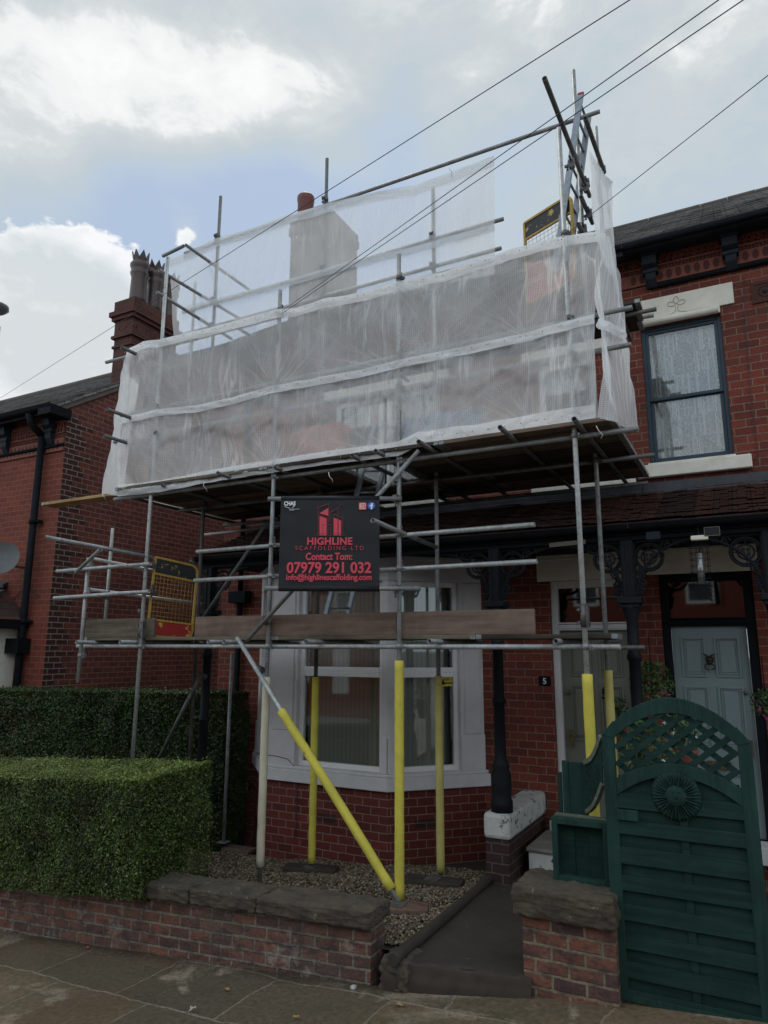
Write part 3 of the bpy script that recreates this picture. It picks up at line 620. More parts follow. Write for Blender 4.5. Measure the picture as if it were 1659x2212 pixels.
q.path([(cx-.012, YW-.033, cz-.02), (cx-.018, YW-.033, cz-.09), (cx-.10, YW-.033, cz-.125), (cx-.40, YW-.033, cz-.135)], .005, 5); q.path([(cx+.012, YW-.033, cz-.02), (cx+.018, YW-.033, cz-.09), (cx+.10, YW-.033, cz-.115), (cx+.36, YW-.033, cz-.12)], .005, 5)
q.build('carving', 'stone_shade', l)
m = MB(); sz = wz0; m.box((wx0-.14, YW-.09, sz-.175), (xs(1624, 990, YW), YW-.002, sz-.02)); m.box((wx0-.02, YW-.06, sz-.021), (wx1+.02, YW+.05, sz+.004)); m.build('sill', 'white_stone', hr, bevel=.012)
MZ = zs(1493, 600, YW-.03)
frieze(hr, XP, 3.3, ZE+.0, MZ+.04, YW)
for px in (1400, 1572): corbel(hr, xs(px, 530 if px == 1400 else 492, YW-.1), ZE-.03, MZ-.03, YW)
corbel(hr, 1.08, ZE-.03, MZ-.03, YW); corbel(hr, 2.0, ZE-.03, MZ-.03, YW)
mz = zs(1493, 600, YW-.03); pts = [(-.80+i*.1, YW-.03, mz+.006*nz(i*.9)) for i in range(42)]
MB().path(pts, [.036+.006*nz(i*1.3) for i in range(42)], 8).build('moulding', 'black_paint', hr, label='black bitumen painted moulding flaking off the brick')
m = MB(); m.box((XP, 8.24, ZE-.09), (3.4, 8.30, ZE-.01)); m.box((XP, 8.28, ZE-.06), (3.4, YW, ZE-.045)); gutter(m, XP, 3.4, 8.195, ZE-.03, .045); m.build('gutter', 'gutter_blue', hr)
m = MB(); roofslab(m, XP, 3.4, 8.2, ZE, 12.0, ZE+2.58); roofslab(m, XP, 3.4, 15.6, ZE, 12.001, ZE+2.58)
rf = m.build('roof', 'slate', hr); sl = MB(); slates(sl, XP, 3.4, 8.2, ZE, 12.0, ZE+2.58); sl.build('slates', 'slate', rf, fixn=False)
m = MB()
for i in range(11): m.tube((XP+i*.42, 12, ZE+2.59+.004*(i % 2)), (XP+i*.42+.415, 12, ZE+2.59+.004*(i % 2)), .055, 10, hollow=False)
m.build('ridge_tiles', 'terra_soot', rf)
vx, vz = xs(1640, 615, YW)+.05, zs(1650, 630, YW); m = MB(); frame4(m, vx-.14, vx+.14, vz-.13, vz+.13, YW-.02, YW-.002, .035); m.box((vx-.106, YW-.012, vz-.096), (vx+.106, YW-.003, vz+.096))
v = m.build('air_vent', 'terra_dark', hr); q = MB()
for k in range(16): a = k*math.pi/8; q.lathe((vx+.065*math.cos(a), YW-.0135, vz+.065*math.sin(a)), [(.010, 0), (.010, .001)], 8, (0, -1, 0))
q.lathe((vx, YW-.0135, vz), [(.03, 0), (.03, .001)], 12, (0, -1, 0)); q.build('holes', 'room_dark', v)
MB().path([(xs(1607, 600, YW-.03), YW-.02, zs(1607, 600, YW)), (xs(1612, 720, YW), YW-.02, zs(1612, 720, YW)), (xs(1620, 850, YW), YW-.02, zs(1620, 850, YW)), (xs(1638, 1000, YW), YW-.02, zs(1638, 990, YW)), (xs(1600, 1000, YW), YW-.02, zs(1600, 998, YW))], .004, 6).build('cable', 'cable', hr)
# door of the right house
def door(par, x0, x1, z0, z1, y, mat, fm, ztr, zft, letter, fxa, fxb, panels):
    m = MB(); w = .08
    m.box((fxa, y-.03, z0), (x0, y+.07, zft)); m.box((x1, y-.03, z0), (fxb, y+.07, zft)); m.box((x0, y-.03, z1), (x1, y+.07, z1+.07)); m.box((x0-.0, y-.045, z1+.075), (x1, y+.06, ztr)); m.box((x0, y-.03, zft-.09), (x1, y+.07, zft))
    m.box((x0-.02, y-.05, z1+.02), (x1+.02, y-.031, z1+.05))
    f = m.build('door_frame', fm, par, bevel=.006); MB().box((x0, y+.02, ztr), (x1, y+.026, zft-.09)).build('pane', 'glass', f); room(f, fxa-.05, fxb+.05, ztr-.1, zft+.05, y+.072)
    m = MB(); m.box((x0+.004, y+.03, z0), (x1-.004, y+.07, z1-.003)); d = m.build('door', mat, par); q = MB()
    for (a, b, c, e) in panels:
        X0, X1, Z0, Z1 = x0+(x1-x0)*a, x0+(x1-x0)*b, z0+(z1-z0)*c, z0+(z1-z0)*e
        frame4(q, X0, X1, Z0, Z1, y+.012, y+.0302, .022); frame4(q, X0+.03, X1-.03, Z0+.03, Z1-.03, y+.018, y+.0303, .010); q.box((X0+.055, y+.020, Z0+.055), (X1-.055, y+.0304, Z1-.055))
    q.build('panels', mat, d, bevel=.004); return d, f
P6 = [(.12, .45, .745, .945), (.56, .89, .745, .945), (.12, .45, .40, .70), (.56, .89, .40, .70), (.12, .45, .07, .29), (.56, .89, .07, .29)]
d, f = door(hr, dx0, dx1, dzb, dzt, YW+.05, 'door_blue', 'black_paint', zs(1445, 1335, YW), fzt, None, fx0, fx1, P6)
kx, kz = xs(1532, 1425, YW), zs(1532, 1425, YW); y = YW+.055
k = MB(); k.lathe((kx, y-.0, kz), [(.045, 0), (.04, .02), (.02, .045), (.008, .055)], 12, (0, -1, 0))
k.path([(kx, y-.03, kz+.02), (kx-.03, y-.04, kz+.05), (kx-.075, y-.03, kz+.065)], [.012, .010, .004], 6); k.path([(kx, y-.03, kz+.02), (kx+.03, y-.04, kz+.05), (kx+.075, y-.03, kz+.065)], [.012, .010, .004], 6); k.lathe((kx, y-.03, kz-.03), [(.03, 0), (.022, .02), (.004, .035)], 10, (0, -1, 0))
k.path([(kx+.048*math.sin(a), y-.035, kz-.075+.034*math.cos(a)) for a in [i*math.pi/10-math.pi*.98 for i in range(20)]], .008, 6)
k.build('door_knocker', 'knocker', d)
k = MB(); k.lathe((dx1-.07, y, zs(1620, 1497, YW)), [(.022, 0), (.022, .012)], 12, (0, -1, 0)); k.build('door_lock', 'brass', d); k = MB(); k.box((dx1-.09, y-.02, zs(1630, 1620, YW)-.09), (dx1-.05, y, zs(1630, 1620, YW)+.09)); k.path([(dx1-.07, y-.03, zs(1630, 1610, YW)), (dx1-.14, y-.045, zs(1630, 1610, YW))], .009, 6); k.build('door_handle', 'brass', d)
k = MB(); k.box(((dx0+dx1)/2-.12, y-.018, .95), ((dx0+dx1)/2+.12, y-.002, 1.03)); k.build('letter_box', 'brass', d)
def lintelbox(par, x0, x1, z0, z1): m = MB(); m.box((x0, YW-.02, z0), (x1, YW-.002, z1)); m.box((x0, YW-.026, z0+(z1-z0)*.62), (x1, YW-.003, z0+(z1-z0)*.66)); return m.build('lintel', 'white_stone', par, bevel=.01)
lintelbox(hr, fx0-.13, fx1+.07, fzt+.0, fzt+.42)
MB().box((fx0-.05, YW-.28, dzb-.17), (fx1+.05, YW+.1, dzb)).build('threshold', 'peeling_white', hr, bevel=.012)
# --- house number five, behind the scaffold
h5 = terrace('brick_house', 'red brick house behind the scaffold with a white bay window and grey green door', -7.45, XP)
c5 = xs(1200, 1759, YW); e0, e1, et, eb = xs(1207, 1375, YW), xs(1207, 1375, YW)+.80, zs(1207, 1362, YW), .30
g0, g1, gt = xs(1187, 1256, YW), e1+.09, zs(1187, 1256, YW)
u0, u1 = -2.25, -1.5
BX0, BX1, BXA, BXB, BYF = -5.75, -4.0, -4.0, -3.1, 7.70    # bay: left front corner, right front corner; wall corners
m = wallfront(MB(), YW, -7.45, XP, -1.2, ZE+.1, [(g0, g1, eb, gt), (u0, u1, 4.3, 5.9), (-5.4, -3.7, 4.3, 5.9), (-6.5, -3.25, .75, 3.35)])
m.add([(-7.45, YW, -1.2), (-7.45, 15.2, -1.2), (-7.45, 15.2, ZE), (-7.45, 12, ZE+2.5), (-7.45, YW, ZE)], [(0, 1, 2, 3, 4)])
m.build('wall', 'brick_main', h5)
for a, b in ((u0, u1),): sash(h5, a, b, 4.3, 5.9, YW+.05, 'upvc', .47)
for a, b in ((-5.4, -4.58), (-4.52, -3.7)): sash(h5, a, b, 4.3, 5.9, YW+.05, 'upvc', .47, None)
for a, b, z in ((u0-.12, u1+.4, 4.3), (-5.55, -3.55, 4.3)): MB().box((a, YW-.09, z-.15), (b, YW-.002, z-.002)).build('sill', 'white_stone', h5, bevel=.01)
for a, b in ((u0-.2, u1+.2), (-5.6, -3.5)): MB().box((a, YW-.03, 5.9), (b, YW-.002, 6.2)).build('lintel', 'white_stone', h5, bevel=.01)
frieze(h5, -7.4, XP-.002, ZE+.0, MZ+.04, YW)
for x in (-6.9, -5.9, -4.9, -3.9, -2.9, -1.9): corbel(h5, x, ZE-.03, MZ-.03, YW)
m = MB(); m.box((-7.45, 8.22, ZE-.14), (XP-.003, 8.30, ZE-.01)); m.box((-7.45, 8.28, ZE-.06), (XP-.003, YW, ZE-.045)); gutter(m, -7.45, XP-.003, 8.195, ZE-.03, .045); m.build('gutter', 'gutter_blue', h5)
m = MB(); roofslab(m, -7.5, XP-.003, 8.2, ZE, 12.0, ZE+2.58); roofslab(m, -7.5, XP-.003, 15.6, ZE, 12.001, ZE+2.58); rf = m.build('roof', 'slate', h5); MB().tube((-7.5, 12, ZE+2.59), (XP-.01, 12, ZE+2.59), .055, 10, hollow=False).build('ridge_tiles', 'terra_soot', rf)
sl = MB(); slates(sl, -7.5, XP-.003, 8.2, ZE, 12.0, ZE+2.58); sl.build('slates', 'slate', rf, fixn=False)
CY = 10.3; cx0, cx1 = xs(628, 520, CY), xs(716, 500, CY); ct = zs(665, 470, CY); m = MB()
m.box((cx0, CY, ZE+.8), (cx1, CY+1.0, ct-.3)); m.box((cx0-.03, CY-.03, ct-.3), (cx1+.03, CY+1.03, ct-.14)); m.box((cx0-.015, CY-.015, ct-.139), (cx1+.015, CY+1.015, ct)); ch = m.build('chimney', 'terra_soot', rf)
pt = at(660, 458, Y=CY+.3); MB().lathe((pt.x, CY+.3, ct), [(a_*1.08, b_*1.2) for a_, b_ in [(.17, 0), (.15, .08), (.135, .14), (.150, .17), (.155, .5), (.165, .53), (.165, .6), (.15, .62), (.12, .62), (.12, .4)]], 20).build('chimney_pot', 'pot_red', ch)
# door five
d5, f5 = door(h5, e0, e1, eb, et, YW+.05, 'door_green', 'white_paint', zs(1200, 1345, YW), gt, None, g0, g1, P6)
lintelbox(h5, xs(1160, 1240, YW), g1+.15, gt, gt+.42)
MB().box((g0-.05, YW-.28, eb-.18), (g1+.04, YW+.1, eb)).build('threshold', 'peeling_white', h5, bevel=.012)
textmesh('door_number', '5', .16, 'black_paint', d5, (xs(1304, 1490, YW), YW+.046, zs(1304, 1500, YW)-.05), (1, 0, 0), (0, 0, 1), .002)
k = MB(); k.lathe((e0+.07, YW+.055, zs(1233, 1496, YW)), [(.024, 0), (.026, .02), (.01, .03)], 12, (0, -1, 0)); k.build('door_lock', 'brass', d5); k = MB(); hz = zs(1240, 1595, YW); k.box((e0+.06, YW+.04, hz-.11), (e0+.105, YW+.06, hz+.09)); k.path([(e0+.08, YW+.02, hz+.03), (e0+.17, YW+.005, hz+.03)], .009, 6); k.build('door_handle', 'brass', d5)
nx, nzz = xs(1177, 1471, YW), zs(1177, 1471, YW); pq = MB().box((nx-.075, YW-.014, nzz-.058), (nx+.075, YW-.003, nzz+.058)).build('number_plaque', 'black_paint', h5, bevel=.01)
textmesh('digit', '5', .10, 'banner_white', pq, (nx, YW-.0155, nzz-.035), (1, 0, 0), (0, 0, 1), .001)
# bay window
def bayface(x0, y0, x1, y1):
    d = Vector((x1-x0, y1-y0, 0)); Ln = d.length; d.normalize(); n = Vector((d.y, -d.x, 0))
    return Vector((x0, y0, 0)), d, n, Ln
zsT, zsB = zs(700, 1662, BYF-.06), zs(700, 1697, BYF-.06); zbt = 3.42
faces = [bayface(-6.65, YW, BX0, BYF), bayface(BX0, BYF, BX1, BYF), bayface(BXA, BYF, BXB, YW)]
m = MB(); poly = [(-6.65, YW), (BX0, BYF), (BX1, BYF), (BXB, YW)]
m.prism([(x, y, -1.2) for x, y in poly], (0, 0, zsB+1.2)); bay = m.build('bay_wall', 'brick_bay', h5)
def off(poly, o):   # outward offset of the bay outline
    (a, b), (c, d), (e, f), (g, h) = poly; k = .414
    return [(a-o*1.0, b), (c-o*k, d-o), (e+o*k, f-o), (g+o*1.0, h)]
m = MB(); m.prism([(x, y, zsB) for x, y in off(poly, .07)], (0, 0, (zsT-zsB)*.8)); m.prism([(x, y, zsB+(zsT-zsB)*.8+.001) for x, y in off(poly, .045)], (0, 0, (zsT-zsB)*.2)); sill = m.build('bay_sill', 'white_paint', h5, bevel=.01)
m = MB(); m.prism([(x, y, 3.05) for x, y in off(poly, .0)], (0, 0, zbt-3.05)); m.prism([(x, y, zbt-.10) for x, y in off(poly, .04)], (0, 0, .08)); m.build('bay_lintel', 'white_paint', h5, bevel=.008)
def fbox(m, fc, u0_, u1_, n0, n1, z0, z1):
    o, d, n, _ = fc; P = lambda u, k, z: o+d*u+n*k+Vector((0, 0, z))
    m.hexa([P(u0_, n1, z0), P(u1_, n1, z0), P(u1_, n0, z0), P(u0_, n0, z0), P(u0_, n1, z1), P(u1_, n1, z1), P(u1_, n0, z1), P(u0_, n0, z1)])
for i, fc in enumerate(faces):
    Ln = fc[3]; a, b = .20, Ln-.20
    if i == 1: a, b = .42, Ln-.09
    if i == 2: a, b = .10, Ln-.32
    m = MB()
    for u0_, u1_ in ((0.002, a), (b, Ln-.002)):
        fbox(m, fc, u0_, u1_, -.20, .0, zsT-.02, 3.049); fbox(m, fc, u0_, u1_, .001, .022, zsT+.0, zsT+.42)
        if u1_-u0_ > .2: fbox(m, fc, u0_+.05, u1_-.05, .001, .016, zsT+.43, 3.04)
        m.build('stone_mullion', 'white_paint', h5, bevel=.012); m = MB()
    zt = zs(700, 1451, BYF); m = MB()
    for z0, z1 in ((zsT-.0, zt), (zt, 3.049)):
        w = .06
        fbox(m, fc, a, a+w, -.14, -.07, z0, z1); fbox(m, fc, b-w, b, -.14, -.07, z0, z1); fbox(m, fc, a+w, b-w, -.14, -.07, z0, z0+w); fbox(m, fc, a+w, b-w, -.14, -.07, z1-w, z1)
    wf = m.build('bay_window', 'upvc', h5, bevel=.005)
    for z0, z1 in ((zsT+.06, zt-.06), (zt+.06, 2.989)):
        q = MB(); fbox(q, fc, a+.06, b-.06, -.115, -.109, z0, z1); q.build('pane', 'glass', wf)
    q = MB(); fbox(q, fc, a+.03, b-.03, -.235, -.23, zsT, 3.03); q.build('vertical_blind', 'blind', wf)
st = MB(); fc = faces[2]; fbox(st, fc, fc[3]-.32-.06-.19, fc[3]-.32-.065, -.108, -.106, zt-.17, zt-.065); stk = st.build('warning_sticker', 'sticker_yellow', wf)
o_, d_, n_, _l = fc; textmesh('lettering', 'CCTV\nin operation', .036, 'black_paint', stk, o_+d_*(_l-.32-.145)+n_*(-.1045)+Vector((0, 0, zt-.105)), d_, (0, 0, 1), .001)
q = MB(); q.prism([o_+d_*(_l-.545)+n_*-.1055+Vector((0, 0, zt-.15)), o_+d_*(_l-.475)+n_*-.1055+Vector((0, 0, zt-.15)), o_+d_*(_l-.51)+n_*-.1055+Vector((0, 0, zt-.085))], n_*.001); q.build('triangle', 'black_paint', stk)
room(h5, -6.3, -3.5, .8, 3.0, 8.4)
for px in ((835, 1776), (1390, 1780)): pass
for (bx, bz) in ((xs(1305*.54, 1778, BYF), .18), ): MB().box((bx-.13, BYF-.006, bz-.05), (bx+.13, BYF+.02, bz+.045)).build('air_brick', 'brick_dark', h5)
q = MB(); fbox(q, fc, .34, .60, -.02, .006, .13, .22); q.build('air_brick', 'brick_dark', h5)
MB().path([at(555, 1628, Y=BYF-.02), at(600, 1634, Y=BYF-.02), at(622, 1640, Y=BYF-.02), at(640, 1660, Y=BYF-.02), at(640, 1780, Y=BYF-.02), at(637, 1812, Y=BYF-.02)], .006, 6).build('cable', 'cable', h5)
# porch: tiled lean-to roof on cast-iron columns
YG = 7.20; ztop_ = zs(1365, 1168, YG+.14); zgt = zs(1365, 1128, YG); PW = 4.02
for nm_, x0, x1, par in (('porch', -6.7, XP-.004, h5), ('porch', XP+.004, 3.4, hr)):
    zo = .0
    m = MB(); roofslab(m, x0, x1, YG+.02, zgt+zo, YW-.004, PW+zo, .06); pr_ = m.build('porch_roof', 'slate_tile', par); s = MB(); slates(s, x0, x1, YG+.02, zgt+zo, YW-.02, PW+zo, .105, .165, .019, .012); s.build('tiles', 'slate_tile', pr_, fixn=False)
    m = MB(); m.box((x0, YW-.05, PW-.02), (x1, YW-.012, PW+.13)); m.hexa([(x0, YW-.16, PW-.04), (x1, YW-.16, PW-.04), (x1, YW-.045, PW+.03), (x0, YW-.045, PW+.03), (x0, YW-.16, PW-.02), (x1, YW-.16, PW-.02), (x1, YW-.045, PW+.05), (x0, YW-.045, PW+.05)]); m.build('lead_flashing', 'lead', pr_)
    m = MB(); m.box((x0, YG+.06, zgt-.12), (x1, YG+.11, zgt-.03)); m.box((x0, YG+.08, ztop_), (x1, YG+.20, zgt-.125)); gutter(m, x0, x1, YG, zgt-.03, .06); m.build('porch_gutter', 'black_paint', par)
    MB().box((x0, YG+.2, zgt-.10), (x1, YW-.004, zgt-.08)).build('porch_ceiling', 'black_paint', par)
YC = YG+.14; ztop = zs(1365, 1168, YG+.14)
def spandrel(par, x, sgn, W_, H_):
    """openwork cast-iron bracket: quarter arch rib, ringed medallion, scrolls"""
    m = MB(); Y = YC; a0 = Vector((x+sgn*.06, Y, ztop))
    arc = [Vector((x+sgn*(.06+W_*(1-math.cos(t))), Y, ztop-H_+H_*math.sin(t)*.97)) for t in [i*math.pi/2/18 for i in range(19)]]
    m.path(arc, .016, 6); m.bar((x+sgn*.06, Y, ztop-.012), (x+sgn*(W_+.06), Y, ztop-.012), .03, .024); m.bar((x+sgn*.062, Y, ztop), (x+sgn*.062, Y, ztop-H_), .03, .024, (1, 0, 0))
    cx, cz = x+sgn*.20, ztop-.175
    def ring(c, r, th, k=20, s=0, e=2*math.pi): m.path([Vector((c[0]+r*math.cos(s+(e-s)*i/k), Y, c[1]+r*math.sin(s+(e-s)*i/k))) for i in range(k+1)], th, 5)
    ring((cx, cz), .135, .013); ring((cx, cz), .115, .008); ring((cx, cz), .07, .010)
    for k in range(4):
        a = k*math.pi/2+math.pi/4; m.box((cx+.028*math.cos(a)*1.1-.017, Y-.008, cz+.028*math.sin(a)*1.1-.017), (cx+.028*math.cos(a)*1.1+.017, Y+.008, cz+.028*math.sin(a)*1.1+.017)); a = k*math.pi/2
        m.path([Vector((cx+.065*math.cos(a), Y, cz+.065*math.sin(a))), Vector((cx+.125*math.cos(a), Y, cz+.125*math.sin(a)))], .007, 5)
    def inside(px, pz):
        u = 1-(abs(px-x)-.06)/W_; v = (pz-(ztop-H_))/H_
        return 0 < u <= 1 and (1-u)**2*0+((u)**2+(v)**2 > 1.02) and v < 1
    rr = random.Random(3)
    z = ztop-.33; k = 0
    while z > ztop-H_+.03:   # scrolls running down beside the post
        wv = .03+.05*max(0, (z-(ztop-H_))/H_); c = (x+sgn*(.075+wv), z); ring(c, wv*.85, .011, 12, (k % 2)*math.pi, (k % 2)*math.pi+5.2); ring(c, wv*.4, .012, 8); z -= wv*1.9; k += 1
    xx = .36; k = 0
    while xx < W_-.05:       # scrolls and leaves under the rail
        hh = max(.015, (H_-H_*math.sin(math.acos(max(-1, min(1, 1-(xx-.06)/W_))))*.97)*.5); hh = min(hh, .09); c = (x+sgn*xx, ztop-.02-hh); ring(c, hh*.85, .011, 12, (k % 2)*2, (k % 2)*2+5.0); ring((c[0]+hh*.3*sgn, c[1]), hh*.45, .013, 8); xx += hh*1.9+.01; k += 1
    return m.build('spandrel_bracket', 'iron', par)
def column(px_cap, ycap, base, label, group, x=None):
    X = x if x is not None else xs(px_cap, ycap, YC); zc = zs(1072, 1300, YC) if x is None or True else 0
    t = thing('porch_column', label, 'column', (X, YC, base), group)
    h = zc-base
    MB().lathe((X, YC, base), [(.115, 0), (.115, .10), (.10, .13), (.105, .2), (.105, .36), (.085, .42), (.095, .45), (.08, .48), (.062, .52), (.058, .56), (.058, h*.5), (.072, h*.5+.01), (.072, h*.5+.05), (.057, h*.5+.06), (.055, h*.78), (.07, h*.785), (.07, h*.8), (.055, h*.81), (.055, h-.22), (.085, h-.12), (.10, h-.06)], 18).build('shaft', 'iron', t)
    MB().box((X-.115, YC-.115, zc-.06), (X+.115, YC+.115, zc)).box((X-.09, YC-.09, zc-.10), (X+.09, YC+.09, zc-.061)).build('capital', 'iron', t, bevel=.006)
    m = MB(); m.box((X-.06, YC-.055, zc+.001), (X+.06, YC+.055, ztop)); 
    for s in (-1, 1): m.box((X+s*.035-.012, YC-.066, zc+.02), (X+s*.035+.012, YC-.056, ztop-.02))
    m.build('post', 'iron', t)
    spandrel(t, X, 1, .60, ztop-zc+.02); spandrel(t, X, -1, .60, ztop-zc+.02); return t, X
lwz = at(1099, 1760, Y=7.22).z
c1, X1 = column(1072, 1300, lwz+.0, 'black cast iron porch column standing on the white capped low wall', 'cast iron porch columns')
c2, X2 = column(1362, 1290, -.1, 'black cast iron porch column between the grey green and pale blue doors', 'cast iron porch columns')
c3, X3 = column(0, 0, -.1, 'black cast iron porch bracket and column cut by the right edge', 'cast iron porch columns', x=xs(1672, 1270, YC))
t, _ = column(0, 0, -.2, 'black cast iron porch column left of the bay window', 'cast iron porch columns', x=-6.55)
for nm_ in (0,):
    wpx = (xs(1049, 1811, 7.22), xs(1099, 1811, 7.22)); t = thing('low_wall', 'short brick porch wall with a thick white capping', 'wall', (sum(wpx)/2, 7.9, 0))
    MB().box((wpx[0], 7.22, -.5), (wpx[1], YW, lwz-.25)).build('brickwork', 'brick_dark', t)
    MB().box((wpx[0]-.02, 7.20, lwz-.249), (wpx[1]+.02, YW, lwz)).build('capping', 'peeling_white', t, bevel=.04)
t = thing('doorstep', 'worn pale stone steps up to the grey green door', 'steps', (-1.9, 8.1, 0)); 
zt_ = at(1150, 1831, Y=7.5).z; MB().box((-2.27, 7.53, -.25), (-1.2, YW-.3, zt_-.05)).build('step', 'peeling_white', t, bevel=.01); MB().box((-2.29, 7.50, zt_-.049), (-1.2, YW-.29, zt_)).build('tread', 'concrete_worn', t, bevel=.02)
# left side of number five: rainwater pipe with hopper, dark quoin
zp5 = zs(515, 1300, YW-.08); px5 = xs(515, 1300, YW-.08); m = MB(); m.tube((px5+.02, YW-.07, -.5), (px5+.02, YW-.07, zp5), .045, hollow=False); m.box((px5-.13, YW-.17, zp5-.02), (px5+.19, YW-.01, zp5+.16)); m.tube((px5+.02, YW-.07, zp5+.16), (px5+.02, YW-.07, ZE-.1), .04, hollow=False); m.build('downpipe', 'black_paint', h5)
# --- left-hand house across the passage
YL, XG = 7.69, -10.33
hl = terrace('brick_house', 'red brick end house on the left with a smoke blackened gable and tall crowned chimney', -18, XG)
zel = zs(148, 884, YL); YR = 11.6; zr = zel+(YR-YL)*.66
mw = wallfront(MB(), YL, -19, XG, -3, zel, []); mw.build('front_wall', 'brick_left', hl)
m = MB(); m.add([(XG, YL, -3), (XG, 15.4, -3), (XG, 15.4, zel), (XG, YR, zr), (XG, YL, zel)], [(0, 1, 2, 3, 4)]); m.build('gable_wall', 'brick_gable', hl)
m = MB(); z = -1.2; k = 0
while z < zel-.1:
    w = .34 if k % 2 else .22; m.box((XG-.0, YL-.0, z+.004), (XG+.004, YL+w+.1*(k % 3), z+.090)); z += .094; k += 1
m.build('quoins', 'brick_quoin', hl)
m = MB(); roofslab(m, -19, XG+.06, YL-.3, zel-.02, YR, zr+.15); roofslab(m, -19, XG+.06, 15.6, zel-.02, YR+.001, zr+.15); rf = m.build('roof', 'slate', hl)
sl = MB(); slates(sl, -19, XG+.06, YL-.3, zel-.02, YR, zr+.15); sl.build('slates', 'slate', rf, fixn=False)
MB().tube((-19, YR, zr+.16), (XG+.08, YR, zr+.16), .09, 10, hollow=False).build('ridge_tiles', 'terra_soot', rf)
m = MB(); m.bar((XG+.02, YL-.3, zel-.10), (XG+.02, YR, zr+.07), .03, .12); m.build('verge', 'timber_grey', rf)
# chimney on the gable
ya, yb = at(286, 700, X=XG).y, at(381, 700, X=XG).y; zt = at(286, 640, X=XG).z; xa = at(250, 700, Y=ya).x
m = MB(); zb_ = zel+.2
m.box((xa, ya, zb_), (XG+.01, yb, zt-1.0)); 
for a, b, e in ((1.0, .95, .03), (.95, .80, .0), (.80, .74, .05), (.74, .42, .01), (.42, .34, .06), (.34, .24, .10), (.24, .0, .035)): m.box((xa-e, ya-e, zt-a+.001), (XG+.01+e, yb+e, zt-b))
ch = m.build('chimney', 'brick_soot', rf)
m = MB()
for i in range(5): y = ya+.1+i*(yb-ya-.2)/4; m.lathe((XG+.021, y, zt-.58), [(.035, 0), (.03, .004)], 10, (1, 0, 0))
for i in range(3): m.lathe((xa+.12+i*.2, ya-.011, zt-.58), [(.035, 0), (.03, .004)], 10, (0, -1, 0))
m.build('sinkings', 'terra_dark', ch)
def crownpot(x, y, z, h, r):
    m = MB(); prof = [(r, 0), (r*.95, h*.1), (r*.88, h*.5), (r*1.02, h*.56), (r*1.05, h*.60), (r*.92, h*.62), (r*1.0, h*.67), (r*1.12, h*.72), (r*1.12, h*.76), (r*.9, h*.79), (r*.85, h*.85), (r*.7, h*.85), (r*.7, h*.5)]; m.lathe((x, y, z), prof, 20)
    for k in range(7):
        a = k*math.pi/3.5-.08; b = a+math.pi/3.5+.16; am = (a+b)/2; P = lambda t, rr, zz: (x+rr*math.cos(t), y+rr*math.sin(t), z+zz)
        m.add([P(a, r*.92, h*.84), P(b, r*.92, h*.84), P(am, r*1.04, h), P(a, r*.76, h*.84), P(b, r*.76, h*.84), P(am, r*.9, h)], [(0, 1, 2), (4, 3, 5), (1, 4, 5, 2), (3, 0, 2, 5)])
    return m.build('chimney_pot', 'pot_black', ch)
for px, ptop, pb in ((299, 543, 625), (333, 565, 640), (366, 592, 660)):
    xm = (xa+XG)/2+.1; q = at(px, pb, X=xm); h = at(px, ptop, X=xm).z-zt; crownpot(xm, q.y, zt-.02, h+.02, .175)
frieze(hl, -16, XG-.01, zel-.16, zel-.75, YL)
for px in (25, 118): corbel(hl, xs(px, 920, YL), zel-.06, zel-.62, YL, w=.2)
MB().path([(-16, YL-.03, zs(0, 985, YL)), (XG-.005, YL-.03, zs(135, 962, YL))], .035).build('moulding', 'black_paint', hl)
m = MB(); m.box((-19, YL-.32, zel-.16), (XG+.08, YL-.25, zel-.03)); gutter(m, -19, XG+.1, YL-.36, zel-.03, .08); m.box((XG-.22, YL-.42, zel-.2), (XG+.1, YL, zel-.04)); m.build('gutter', 'black_paint', hl)
p1, p2 = at(94, 905, Y=YL-.1), at(45, 1400, Y=YL-.1); xp = (p1.x+p2.x)/2; m = MB(); m.tube((xp, YL-.1, zel-.45), (xp, YL-.1, -1.5), .06, hollow=False); m.path([(xp-.05, YL-.36, zel-.1), (xp-.04, YL-.3, zel-.28), (xp, YL-.1, zel-.45)], .06)
for z in (4.3, 2.6): m.tube((xp, YL-.1, z), (xp, YL-.1, z+.08), .075, hollow=False); m.box((xp, YL-.1, z+.02), (xp+.14, YL-.02, z+.06))
z = zs(48, 1395, YL-.1); m.box((xp-.2, YL-.24, z-.12), (xp+.13, YL-.02, z+.12)); m.build('downpipe', 'black_paint', hl)
# small tiled bay roof and cream post of the left house
q = at(58, 1345, Y=YL-.7); m = MB(); zb_ = zs(0, 1335, YL-.7); zt_ = zs(0, 1275, YL); x1 = xs(57, 1335, YL-.05)
m.add([(-14, YL-.85, zb_), (x1, YL-.85, zb_), (x1-.85, YL-.02, zt_+.12), (-14, YL-.02, zt_+.12)], [(0, 1, 2, 3)]); m.add([(x1, YL-.85, zb_), (x1+.02, YL-.02, zb_), (x1-.85, YL-.02, zt_+.12)], [(0, 1, 2)])
b = m.build('bay_roof', 'slate_tile', hl); s = MB(); k = 7
for i in range(k):
    t0, t1 = i/k, (i+1)/k; y0, y1 = YL-.85+.83*t0, YL-.85+.83*t1; z0, z1 = zb_+(zt_+.12-zb_)*t0, zb_+(zt_+.12-zb_)*t1; xr = x1-.85*t0
    s.hexa([(-14, y0-.02, z0+.01), (xr, y0-.02, z0+.01), (xr-.1, y1, z1), (-14, y1, z1), (-14, y0-.02, z0+.045), (xr, y0-.02, z0+.045), (xr-.1, y1, z1+.01), (-14, y1, z1+.01)])
s.build('tiles', 'slate_tile', b)
m = MB()
